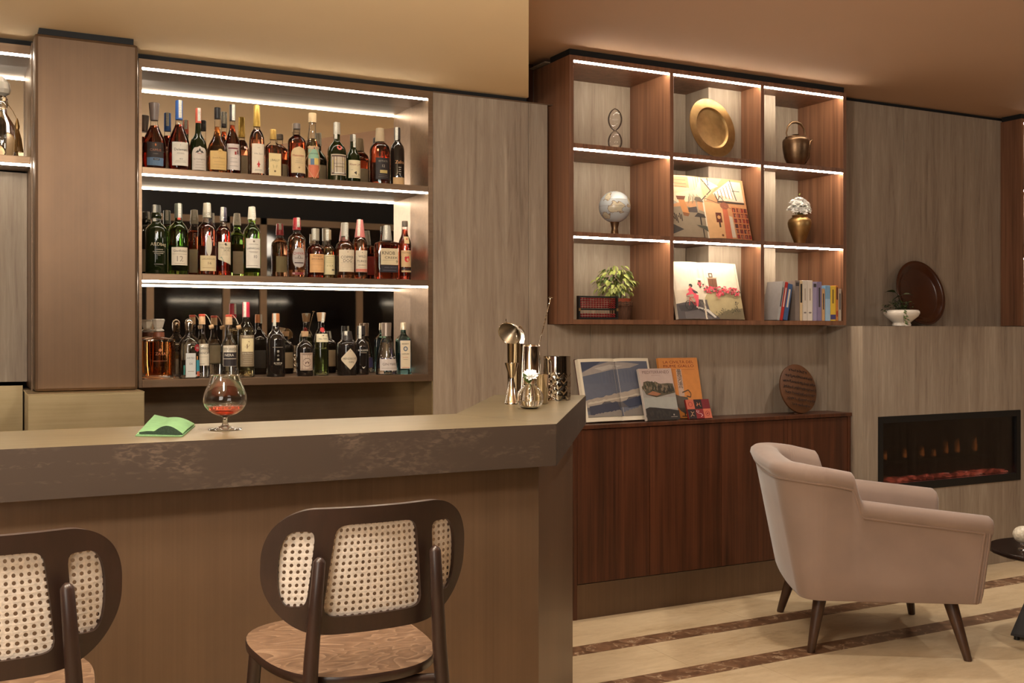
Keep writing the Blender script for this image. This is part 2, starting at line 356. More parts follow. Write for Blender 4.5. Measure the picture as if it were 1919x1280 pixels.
class Print:
    """flat artwork in page coordinates u (right), v (up), mapped to a surface by fn(u, v, lift)"""
    def __init__(s, fn, fine=0): s.fn = fn; s.mb = MB(); s.mats = []; s.k = 0; s.fine = fine
    def mi(s, col):
        m = ink(col)
        if m not in s.mats: s.mats.append(m)
        s.k += 1
        return s.mats.index(m)
    def lift(s): return .0003+.00004*s.k
    def poly(s, pts, col):
        mi = s.mi(col); l = s.lift()
        if not s.fine: s.mb.add([s.fn(u, v, l) for u, v in pts], [tuple(range(len(pts)))], mi); return s
        # cut into slices so that the print follows the curl of the page
        tris = [[Vector(pts[i]) for i in t] for t in tessellate_polygon([[Vector((a, b_, 0)) for a, b_ in pts]])]
        out = []
        while tris:
            t = tris.pop(); e = [abs(t[i].x-t[(i+1) % 3].x) for i in range(3)]; m_ = max(e)
            if m_ <= s.fine: out.append(t); continue
            i = e.index(m_); a, b_, c_ = t[i], t[(i+1) % 3], t[(i+2) % 3]; h = (a+b_)/2; tris += [[a, h, c_], [h, b_, c_]]
        vs = [s.fn(p_.x, p_.y, l) for t in out for p_ in t]
        s.mb.add(vs, [(3*i, 3*i+1, 3*i+2) for i in range(len(out))], mi); return s
    def rect(s, u0, u1, v0, v1, col, n=6):
        mi = s.mi(col); l = s.lift()
        s.mb.grid([[s.fn(u0+(u1-u0)*i/n, v, l) for i in range(n+1)] for v in (v0, (v0+v1)/2, v1)], mi); return s
    def disc(s, u, v, r, col, rv=None, ring=None, n=20):
        mi = s.mi(col); l = s.lift(); rv = rv or r
        out = [s.fn(u+r*cos(2*pi*i/n), v+rv*sin(2*pi*i/n), l) for i in range(n)]
        if ring is None: s.mb.add(out, [tuple(range(n))], mi)
        else:
            inn = [s.fn(u+(r-ring)*cos(2*pi*i/n), v+(rv-ring)*sin(2*pi*i/n), l) for i in range(n)]
            s.mb.add(out+inn, [(i, (i+1) % n, n+(i+1) % n, n+i) for i in range(n)], mi)
        return s
    def text(s, txt, u, v, width, col, hmax=None, ang=0):
        vs, fs, tw, th = glyphs(txt); mi = s.mi(col); l = s.lift(); k = width/tw; kv = k
        if hmax and th*k > hmax: kv = hmax/th
        ca, sa = cos(ang), sin(ang)
        s.mb.add([s.fn(u+x*k*ca-y*kv*sa, v+x*k*sa+y*kv*ca, l) for x, y in vs], fs, mi); return s
    def line(s, pts, w, col):
        if s.fine:
            q_ = [pts[0]]
            for a, b_ in zip(pts, pts[1:]):
                n = int(abs(b_[0]-a[0])/s.fine)+1; q_ += [(a[0]+(b_[0]-a[0])*i/n, a[1]+(b_[1]-a[1])*i/n) for i in range(1, n+1)]
            pts = q_
        mi = s.mi(col); l = s.lift(); vs = []; fs = []
        for (a, b), (c, d) in zip(pts, pts[1:]):
            q = Vector((c-a, d-b)).normalized()*w/2; n = len(vs)
            vs += [s.fn(a-q.y, b+q.x, l), s.fn(a+q.y, b-q.x, l), s.fn(c+q.y, d-q.x, l), s.fn(c-q.y, d+q.x, l)]; fs.append((n, n+1, n+2, n+3))
        s.mb.add(vs, fs, mi); return s
    def build(s, name, parent): return s.mb.build(name, s.mats, parent)

# ------------------------------------------------------------------ the setting
WY = 4.27          # face of the stone wall and of the bar niche
LOW, HIGH = 2.375, 2.58
def struct(o, label=None, cat='structure'):
    o['kind'] = 'structure'
    if label: o['label'] = label; o['category'] = cat
    return o
X0, X1, Y0, Y1 = -2.4, 7.4, -.9, 4.75
floor = struct(box('floor', X0, X1, Y0, Y1, -.12, -.006, M['grout']), 'pale limestone floor with two brown marble stripes', 'floor')
bands = [(Y0, 2.62, 'floor_tile', .9)]
def lay(y0, y1, nm_, step, m, off):
    x = X0+off-step
    while x < X1:
        a, b_ = max(x, X0)+.0006, min(x+step, X1)-.0006
        if b_-a > .02: box(nm_, a, b_, y0+.0004, y1-.0004, -.006, 0, m, floor)
        x += step
ys = [Y0, .35, 1.0, 1.68, 2.36, 3.222]
for i, (a, b_) in enumerate(zip(ys, ys[1:])): lay(a, b_, 'floor_tile', 1.2, M['marble'], .35*(i % 3))
lay(3.222, 3.33, 'stripe_tile', .62, M['brown_marble'], .33)
lay(3.33, 3.65, 'floor_tile', 1.2, M['marble'], .1)
lay(3.65, 3.758, 'stripe_tile', .62, M['brown_marble'], .12)
lay(3.758, 4.6, 'floor_tile', 1.2, M['marble'], .74)

wall = struct(box('wall_back', X0, X1, 4.62, Y1, 0, HIGH+.02, M['black']), 'travertine clad wall behind the shelving', 'wall')
TOP = at(260, 109, WY).z
xj = xat(991, WY); xe = xat(1040, WY)-.0; xs = xat(812, WY)
# travertine slabs, each a panel
def slab(x0, x1, z0, z1, y0=WY, y1=4.62): return box('travertine_panel', x0+.0008, x1-.0008, y0, y1, z0, z1, M['travertine'], wall, bevel=.0015)
slab(xs, xj, 0, TOP); slab(xj, 2.39, 0, TOP)
LX0, LX3 = 2.413, 4.09       # outer sides of the library unit
for a, b_ in ((2.39, 2.621), (2.621, 3.18), (3.18, 3.74), (3.74, 4.111)): slab(a, b_, 0, 1.334)
slab(4.0905, 4.1115, 1.3345, HIGH-.02)
for a, b_ in ((4.1115, 4.683), (4.683, 5.27), (5.27, 7.38)): slab(a, b_, 1.27, HIGH-.02)
for a, b_ in ((4.15, 5.27), (5.27, 7.38)): slab(a, b_, 0, 1.27, 4.35)
slab(2.39, 4.095, 2.555, HIGH-.02, 4.30)
# recess of the library: stone at the back, with a pier standing forward
PX0, PX1 = xat(1328, 4.262), xat(1454, 4.262)
slab(2.43, PX0, 1.334, 2.56, 4.45); slab(PX1, 4.095, 1.334, 2.56, 4.45); slab(PX0, PX1, 1.334, 2.56, 4.262)
# left of the pillar
slab(X0, .2085, 1.108, at(30, 324, 4.48).z+.002, 4.48)
ret = struct(box('wall_return', xj, 2.41, 4.45, 4.62, TOP, HIGH, M['walnut_dark']), 'dark recess above the stone panel', 'wall')
gapm = MB(); gapm.box(X0, xj, WY+.02, 4.62, TOP, LOW); gapm.box(4.095, X1, WY+.02, 4.62, HIGH-.02, HIGH)
struct(gapm.build('trim_1', M['black']), 'black shadow gap along the top of the wall', 'trim')
struct(box('trim_2', xs, xe, WY-.004, WY+.02, TOP-.004, TOP+.001, M['bronze_dark']), 'thin metal trim capping the stone wall', 'trim')

c = MB(); p0 = (-.48-.03, Y0)
c.prism([(X0, Y0), (-.4805, Y0), (xj, WY), (xj, 4.62), (X0, 4.62)], LOW, HIGH+.15)
struct(c.build('ceiling', M['ceiling']), 'lowered cream ceiling over the bar', 'ceiling')
struct(box('ceiling_main', X0, X1, Y0, Y1, HIGH+.001, HIGH+.16, M['ceiling_main']), 'higher brown toned ceiling over the lounge', 'ceiling')
struct(box('wall_left', X0-.12, X0, Y0, Y1, 0, HIGH, M['walnut_dark']), 'wood clad side wall', 'wall')
struct(box('wall_right', X1, X1+.12, Y0, Y1, 0, HIGH, M['travertine']), 'stone side wall', 'wall')
wf = struct(box('wall_front', X0, X1, Y0-.12, Y0, 0, HIGH, M['black']), 'window wall facing the bar', 'wall')
xw = [-2.4, -.9, .55, 1.45, 2.12, 2.46, 3.4, 4.6, 5.8, 7.4]
for i, (a, b_) in enumerate(zip(xw, xw[1:])):
    wn = struct(box('window_%d' % (i+1), a+.03, b_-.03, Y0, Y0+.01, .1, 2.30, M['dark_glass']), 'dark night window number %d of the front wall' % (i+1), 'window')
    f = MB()
    f.box(a, a+.03, Y0, Y0+.05, .0, 2.36); f.box(b_-.03, b_, Y0, Y0+.05, 0, 2.36); f.box(a, b_, Y0, Y0+.05, 2.30, 2.36); f.box(a, b_, Y0, Y0+.05, 0, .1)
    f.build('window_frame', M['window_metal'], wn)

# pillar and steel cabinets of the back bar
px0, px1 = xat(65, 4.07), xat(260, 4.07)
cz = 1.0876
col = thing('bronze_pillar', 'tall bronze metal pillar standing between the two lit shelf niches', 'pillar', ((px0+px1)/2, 4.17, cz))
hw = (px1-px0)/2
box('pillar_casing', -hw, hw, -.10, .11, 0, LOW-.022-cz, M['bronze'], col, bevel=.012)
box('shadow_gap', -hw+.015, hw-.015, -.085, .11, LOW-.022-cz, LOW-cz, M['black'], col)
box('side_strip', -hw-.004, -hw+.001, .015, .11, 0, LOW-.03-cz, M['bronze_dark'], col)
sx0, sx1 = xat(52.5, 3.95), xat(271.3, 3.95)
s = thing('steel_cabinet', 'brushed steel box below the bronze pillar', 'cabinet', ((sx0+sx1)/2, 4.2, 0))
hs = (sx1-sx0)/2
box('front_panel', -hs, hs, -.25, -.232, .02, cz-.004, M['steel'], s, bevel=.002)
box('carcass', -hs+.003, hs-.003, -.232, .28, .0, cz-.004, M['steel_dark'], s)
box('top_plate', -hs, hs, -.252, .06, cz-.004, cz, M['steel'], s)

# ------------------------------------------------------------------ bar shelving niches
NX0, NX1, NB = xat(266.5, WY), xat(803, WY), 4.48
SH = [1.937, 1.526, 1.115]
u = thing('bottle_shelf_unit', 'lit bronze metal shelf unit with mirror back holding the liquor bottles', 'shelf unit', ((NX0+NX1)/2, WY, 1.08))
ox, oz = (NX0+NX1)/2, 1.08
def ub(name, x0, x1, y0, y1, z0, z1, m, par=u, bevel=0, o=(ox, WY, oz)):
    if name == 'led_strip':
        # diffuser profile: broad at the shelf, narrow below
        g = MB(); a, b_, c_ = y0-o[1], y1-o[1]+.002, z1-o[2]; h = .0078
        g.add([(x-o[0], y, z) for x in (x0, x1) for y, z in ((a, c_), (b_, c_), (b_-.0042, c_-h), (a+.0042, c_-h))], [(0, 1, 2, 3), (7, 6, 5, 4), (0, 4, 5, 1), (1, 5, 6, 2), (2, 6, 7, 3), (3, 7, 4, 0)])
        return g.build(name, m, par)
    return box(name, x0-o[0], x1-o[0], y0-o[1], y1-o[1], z0-o[2], z1-o[2], m, par, bevel=bevel)
zt = 2.316
ub('side_panel', NX0-.012, NX0, WY, NB, 1.085, TOP, M['shelf_metal']); ub('side_panel', NX1, xs-.001, WY, NB, 1.085, TOP, M['shelf_metal'])
ub('top_panel', NX0, NX1, WY, NB, zt+.004, TOP, M['shelf_metal'])
for i, z in enumerate(SH):
    t = .026 if i < 2 else .030
    shf = ub('shelf', NX0, NX1, WY, NB, z-t, z, M['shelf_metal'], bevel=.0015)
    if i < 2: ub('led_strip', NX0+.002, NX1-.002, WY+.001, WY+.011, z-t-.007, z-t, M['led'], shf)
ub('led_strip', NX0+.002, NX1-.002, WY+.001, WY+.011, zt-.004, zt+.004, M['led'])
mr = ub('mirror', NX0, NX1, NB, NB+.006, 1.115, zt+.004, M['mirror'])
ub('backsplash', NX0-.03, NX1+.02, NB, NB+.006, .0, 1.085, M['steel_dark'])
ub('lower_side_panel', NX1+.018, NX1+.0225, WY+.002, NB, .0, 1.085, M['steel'])
# left niche
n2 = thing('display_niche', 'narrow lit niche left of the bronze pillar with a mirror above and stone below', 'shelf unit', (-.3, WY, 1.0))
def nb(name, *a, par=n2, bevel=0): return ub(name, *a, par=par, bevel=bevel, o=(-.3, WY, 1.0))
lz = at(57, 293.3, WY).z; rx = .2085
nb('side_panel', rx, rx+.02, WY, 4.62, 1.09, TOP, M['shelf_metal']); nb('top_panel', -1.2, rx, WY, NB, zt+.004, TOP, M['shelf_metal'])
s2 = nb('shelf', -1.2, rx, WY, NB, lz-.028, lz, M['shelf_metal'], bevel=.0015)
nb('led_strip', -1.19, rx-.002, WY+.001, WY+.011, lz-.035, lz-.028, M['led'], par=s2)
nb('led_strip', -1.19, rx-.002, WY+.001, WY+.011, zt-.004, zt+.004, M['led'])
nb('mirror', -1.2, rx, NB, NB+.006, lz, zt+.004, M['mirror'])
nb('side_panel', -1.22, -1.2, WY, NB+.01, 1.09, TOP, M['shelf_metal'])
nb('steel_panel', -1.6, sx0-.002, WY, WY+.02, .0, 1.103, M['steel'])

# ------------------------------------------------------------------ bar counter
HB = 1.08
A = onz(1043, 795, HB); AL = onz(0, 840.2, HB); yf = 2.195
Bp = onz(1098.5, 740.5, HB); Cc = onz(855, 775.5, HB); Dd = onz(928, 740, HB)
Ax = xat(1043, yf); A = Vector((Ax, yf, 0))
yb = Cc.y
bar = thing('bar_counter', 'long bar counter with weathered metal top and angled end', 'bar counter', (.3, 2.4, 0))
def sh(poly): return [(x-.3, y-2.4) for x, y in poly]
XL = -1.9
th = .0995
main = [(XL, yf), (A.x, A.y), (Cc.x, Cc.y), (XL, yb)]
angl = [(A.x, A.y), (Bp.x, Bp.y), (Dd.x, Dd.y), (Cc.x, Cc.y)]
def slabpart(poly, name):
    p = MB(); q = sh(poly); n = len(q); z0, z1 = HB-th, HB
    cx = sum(a for a, b in q)/n; cy = sum(b for a, b in q)/n
    p.add([(x, y, z1) for x, y in q], [tuple(range(n))], 0)
    p.add([(x, y, z0) for x, y in q], [tuple(reversed(range(n)))], 1)
    p.add([(x, y, z0) for x, y in q]+[(x, y, z1) for x, y in q], [(i, (i+1) % n, n+(i+1) % n, n+i) for i in range(n)], 1)
    o = p.build(name, [M['counter_top'], M['counter_edge']], bar)
    return o
k = .0006
slabpart([(XL, yf), (A.x-k, A.y), (Cc.x-k, Cc.y), (XL, yb)], 'counter_slab')
slabpart([(A.x+k, A.y), (Bp.x, Bp.y), (Dd.x, Dd.y), (Cc.x+k, Cc.y)], 'counter_slab')
dg = (Vector((Bp.x, Bp.y))-Vector((A.x, A.y))).normalized(); nrm = Vector((-dg.y, dg.x))
de = .0446
bA = Vector((A.x, A.y))+Vector((-(de-nrm.y*de)/(-nrm.x)*1.0, de)) if False else Vector((xat(1010, yf+de), yf+de))
bB = bA+dg*((Vector((Bp.x, Bp.y))-bA).dot(dg)-.02)
bb = [(XL+.01, yf+de), (bA.x, bA.y), (bB.x, bB.y), (bB.x-.20, bB.y+.12), (Cc.x-.02, yb-.08), (XL+.01, yb-.08)]
MB().prism(sh(bb), 0, HB-th).build('counter_body', M['bronze_dark'], bar)
MB().prism(sh([(XL+.01, yf+de-.003), (bA.x+.002, bA.y-.003), (bB.x+.002, bB.y-.002), (bB.x-.01, bB.y)]+[(bA.x-.01, bA.y+.01), (XL+.01, bA.y+.01)]), 0, .004).build('base_trim', M['bronze'], bar)

# ------------------------------------------------------------------ library wall unit
LY = 4.11
lx = [(2.413, 2.435), (2.964, 2.986), (3.517, 3.539), (4.068, 4.09)]
lz0, lz3 = 1.335, 2.55
rows = [(1.3566, 1.728), (1.753, 2.126), (2.1535, 2.528)]
lib = thing('library_shelf', 'walnut wall unit of nine lit square niches above the sideboard', 'shelf unit', (3.25, LY, lz0))
def lb(name, x0, x1, y0, y1, z0, z1, m=M['walnut'], par=lib, bevel=0): return ub(name, x0, x1, y0, y1, z0, z1, m, par, bevel, (3.25, LY, lz0))
for i, (a, b_) in enumerate(lx):
    d = 4.449
    o = lb('side_panel' if i in (0, 3) else 'divider', a, b_, LY, d if i != 2 else 4.2615, lz0, lz3, M['walnut'], bevel=.001)
for zz in ((lz0, 1.3566), (1.733, 1.753), (2.1315, 2.1535), (2.528, lz3)):
    for (a, b_), (c2, d2) in zip(lx, lx[1:]):
        m_ = MB()
        def bx(x0, x1, y0, y1): m_.box(x0-3.25, x1-3.25, y0-LY, y1-LY, zz[0]-lz0, zz[1]-lz0)
        bx(b_, c2, LY, 4.2615)
        if c2 < 3.0: bx(b_, c2, 4.2615, 4.449)
        elif c2 < 3.6: bx(b_, PX0, 4.2615, 4.449)
        else: bx(PX1, c2, 4.2615, 4.449)
        sh_ = m_.build('shelf', M['walnut'], lib)
        if zz[0] > 1.5: lb('led_strip', b_+.002, c2-.002, LY+.001, LY+.011, zz[0]-.007, zz[0], M['led_lib'], sh_)
lb('shadow_gap', 2.42, 4.085, LY+.012, 4.30, lz3, HIGH, M['black'])

# second library unit at the right edge
lib2 = thing('library_shelf', 'walnut wall unit of lit niches beyond the fireplace at the far end', 'shelf unit', (6.0, LY+.02, lz0))
def l2(name, x0, x1, y0, y1, z0, z1, m=M['walnut'], par=lib2): return ub(name, x0, x1, y0, y1, z0, z1, m, par, 0, (6.0, LY+.02, lz0))
q0 = 5.488
for a in (q0, q0+.55, q0+1.1): l2('side_panel' if a != q0+.55 else 'divider', a, a+.022, LY+.02, 4.269, lz0, lz3)
for zz in ((lz0, 1.3566), (1.733, 1.753), (2.1315, 2.1535), (2.528, lz3)):
    for a in (q0+.022, q0+.572):
        sh_ = l2('shelf', a, a+.528, LY+.02, 4.269, *zz)
        if zz[0] > 1.5: l2('led_strip', a+.002, a+.526, LY+.021, LY+.031, zz[0]-.007, zz[0], M['led_lib'], sh_)
l2('shadow_gap', q0+.01, q0+1.1, LY+.03, 4.269, lz3, HIGH, M['black'])

# ------------------------------------------------------------------ sideboard
SX0, SX1, SYF = 2.425, 4.108, 4.10
sb = thing('sideboard', 'low walnut sideboard with four plain doors and bronze plinth', 'sideboard', ((SX0+SX1)/2, 4.18, 0))
so = ((SX0+SX1)/2, 4.18, 0)
def sb_(name, x0, x1, y0, y1, z0, z1, m=M['walnut_dark'], par=sb, bevel=0): return ub(name, x0, x1, y0, y1, z0, z1, m, par, bevel, so)
sb_('carcass', SX0+.004, SX1-.004, SYF+.02, WY-.001, .0, .86)
sb_('top', SX0-.002, SX1, SYF-.012, WY-.001, .86, .878, M['walnut_dark'], bevel=.001)
sb_('side_panel', SX0, SX0+.02, SYF-.003, SYF+.02, .0, .86)
sb_('side_panel', SX1-.02, SX1, SYF-.003, SYF+.02, .157, .86)
dx = [SX0+.0225, xat(1218, SYF), xat(1352, SYF), xat(1352, SYF)+.42, SX1-.0215]
for a, b_ in zip(dx, dx[1:]): sb_('door', a+.0012, b_-.0012, SYF, SYF+.019, .160, .857, M['walnut_dark'], bevel=.0008)
sb_('plinth', SX0+.0215, SX1, SYF-.001, SYF+.019, .0, .157, M['bronze_dark'])

# ------------------------------------------------------------------ fireplace block
FX, FY = 4.112, 4.02
ft = at(1700, 611.5, FY).z
oz0, oz1 = .458, .856; ox0, ox1 = xat(1646, FY), xat(1912.5, FY)
fp = thing('fireplace', 'travertine chimney block with wide black glass fire insert', 'fireplace', (4.8, FY, 0))
def fb(name, x0, x1, y0, y1, z0, z1, m=M['travertine'], par=fp, bevel=0): return ub(name, x0, x1, y0, y1, z0, z1, m, par, bevel, (4.8, FY, 0))
xr = 7.38
fb('travertine_panel', FX, ox0, FY, 4.34, 0, ft, bevel=.001)
fb('travertine_panel', ox0, ox1, FY, 4.34, oz1, ft, bevel=.001); fb('travertine_panel', ox0, ox1, FY, 4.34, 0, oz0, bevel=.001)
fb('travertine_panel', ox1, xr, FY, 4.34, 0, ft, bevel=.001)
fb('mantel_edge', FX, xr, FY-.001, FY+.004, ft-.002, ft+.001, M['travertine'])
ins = fb('fire_insert', ox0+.001, ox1-.001, 4.28, 4.33, oz0+.001, oz1-.001, M['black_metal'])
def fi(name, *a): return fb(name, *a, par=ins)
mb = MB(); o_ = (4.8, FY, 0)
for x0, x1, z0, z1 in ((ox0, ox0+.035, oz0, oz1), (ox1-.035, ox1, oz0, oz1), (ox0+.034, ox1-.034, oz0, oz0+.042), (ox0+.034, ox1-.034, oz1-.035, oz1)):
    mb.box(x0-4.8+.001, x1-4.8-.001, -.004, .26, z0+.001, z1-.001)
mb.build('insert_frame', M['black_metal'], fp)
mb = MB(); mb.box(ox0+.035-4.8, ox1-.035-4.8, .012, .016, oz0+.042, oz1-.035); mb.build('glass_pane', M['fire_glass'], fp)
mb = MB(); rnd = random.Random(3)
for i in range(420):
    x = rnd.uniform(ox0+.05, ox1-.05)-4.8; y = rnd.uniform(.035, .10); r = rnd.uniform(.006, .013); z = oz0+.043+rnd.uniform(0, .012)
    mb.lathe([(-r, 0), (0, r), (r*.9, 0)], 5, mat=Matrix.Translation((x, y, z)) @ Matrix.Rotation(rnd.uniform(0, 3), 4, 'X'))
eb = mb.build('ember_bed', M['ember'], fp); eb['kind'] = 'stuff'
for pxf, hf in ((1661, .05), (1698, .055), (1731, .06), (1753, .045), (1776, .075), (1797, .08), (1830, .085)):
    x = xat(pxf, FY+.16)-4.8
    MB().lathe([(0, .002), (hf*.15, .007), (hf*.4, .006), (hf*.75, .003), (hf, 0)], 8, mat=Matrix.Translation((x, .16, oz0+.13+hf*.3))).build('flame', M['flame'], fp, smooth=True)
fb('log_tray', ox0+.06, ox1-.06, FY+.12, FY+.22, oz0+.06, oz0+.125, M['black_metal'])

# ------------------------------------------------------------------ liquor bottles
GL = {
 'amber': ('c', (.93, .40, .12)), 'red': ('c', (.88, .13, .07)), 'rose': ('c', (.95, .45, .32)), 'gold': ('c', (.97, .74, .36)), 'dark': ('c', (.62, .13, .05)),
 'clear': ('w', (.97, .97, .95)), 'pale': ('c', (.95, .88, .55)), 'cognac': ('c', (.78, .17, .08)), 'copper': ('c', (.95, .48, .26)),
 'green': ('s', (.22, .42, .08)), 'black': ('b', (.012, .010, .009)), 'blackgreen': ('b', (.012, .016, .006)), 'lime': ('c', (.75, .88, .45)), 'blue': ('s', (.30, .74, .86)),
 'greenlight': ('s', (.20, .38, .05))}
_gm = {}
def gmat(k):
    if k in _gm: return _gm[k]
    kind, c = GL[k]
    if kind == 'c': r = liquid('liquor_'+k, c)
    elif kind == 'w': r = liquid('liquor_'+k, c, 1.33)
    elif kind == 's': r = liquid('glass_'+k, c, 1.4)
    else: r = base('glass_'+k, tuple(int(255*(x/(.0001+max(c)))*.12) for x in c), .05, var=.1)
    _gm[k] = r; return r
SCO = [(0, .93), (.015, 1), (.60, 1), (.66, .93), (.70, .72), (.735, .46), (.78, .40), (.83, .47), (.87, .46), (.91, .37), (.97, .36)]
STD = [(0, .93), (.015, 1), (.58, 1), (.64, .93), (.69, .74), (.735, .46), (.78, .37), (.97, .35)]
TEA = [(0, .86), (.04, .95), (.2, 1), (.36, .98), (.47, .84), (.57, .58), (.65, .37), (.71, .31), (.97, .30)]
ONI = [(0, .84), (.03, .95), (.2, 1), (.36, .97), (.45, .78), (.53, .48), (.61, .33), (.7, .29), (.97, .29)]
TUL = [(0, .92), (.02, 1), (.42, .98), (.50, .86), (.56, .58), (.61, .38), (.78, .32), (.97, .31)]
BAL = [(0, .95), (.015, 1), (.62, 1), (.70, .90), (.76, .62), (.80, .38), (.97, .34)]
SQU = [(0, .97, 5), (.015, 1, 6), (.60, 1, 6), (.66, .88, 5), (.70, .62, 3.5), (.74, .36, 2.2), (.97, .34)]
KNO = [(0, .97, 6), (.015, 1, 7), (.63, 1, 7), (.685, .93, 6), (.705, .6, 4), (.725, .32, 2), (.97, .26)]
COP = [(0, .95), (.015, 1), (.52, 1), (.60, .90), (.66, .62), (.69, .40), (.80, .32), (.97, .32)]
WIN = [(0, .94), (.015, 1), (.60, 1), (.66, .88), (.71, .62), (.75, .42), (.97, .38)]
MON = [(0, .94), (.015, 1), (.60, 1), (.68, .90), (.74, .64), (.79, .30), (.86, .27), (.97, .36)]
HEN = [(0, .94), (.015, 1), (.68, 1), (.74, .92), (.79, .62), (.82, .40), (.97, .40)]
BUL = [(0, .94), (.015, 1), (.56, 1), (.63, .90), (.69, .68), (.73, .50), (.97, .46)]
MAR = [(0, .95), (.05, 1), (.18, .92), (.5, .68), (.66, .52), (.70, .40), (.97, .38)]
BOM = [(0, .97, 5), (.02, 1, 6), (.62, 1, 6), (.68, .92, 5), (.74, .62, 3), (.78, .42, 2), (.97, .36)]
TEN = [(0, .94), (.02, 1), (.55, .98), (.63, .90), (.69, .70), (.74, .48), (.80, .42), (.97, .42)]
GRA = [(0, .95), (.01, 1), (.45, 1), (.55, .92), (.62, .70), (.67, .42), (.97, .38)]
BON = [(0, .94), (.02, 1), (.42, 1), (.52, .96), (.60, .80), (.67, .55), (.72, .42), (.97, .36)]
CRE, WHI, INK_, GRY = (226, 210, 176), (222, 214, 198), (44, 36, 32), (140, 128, 112)

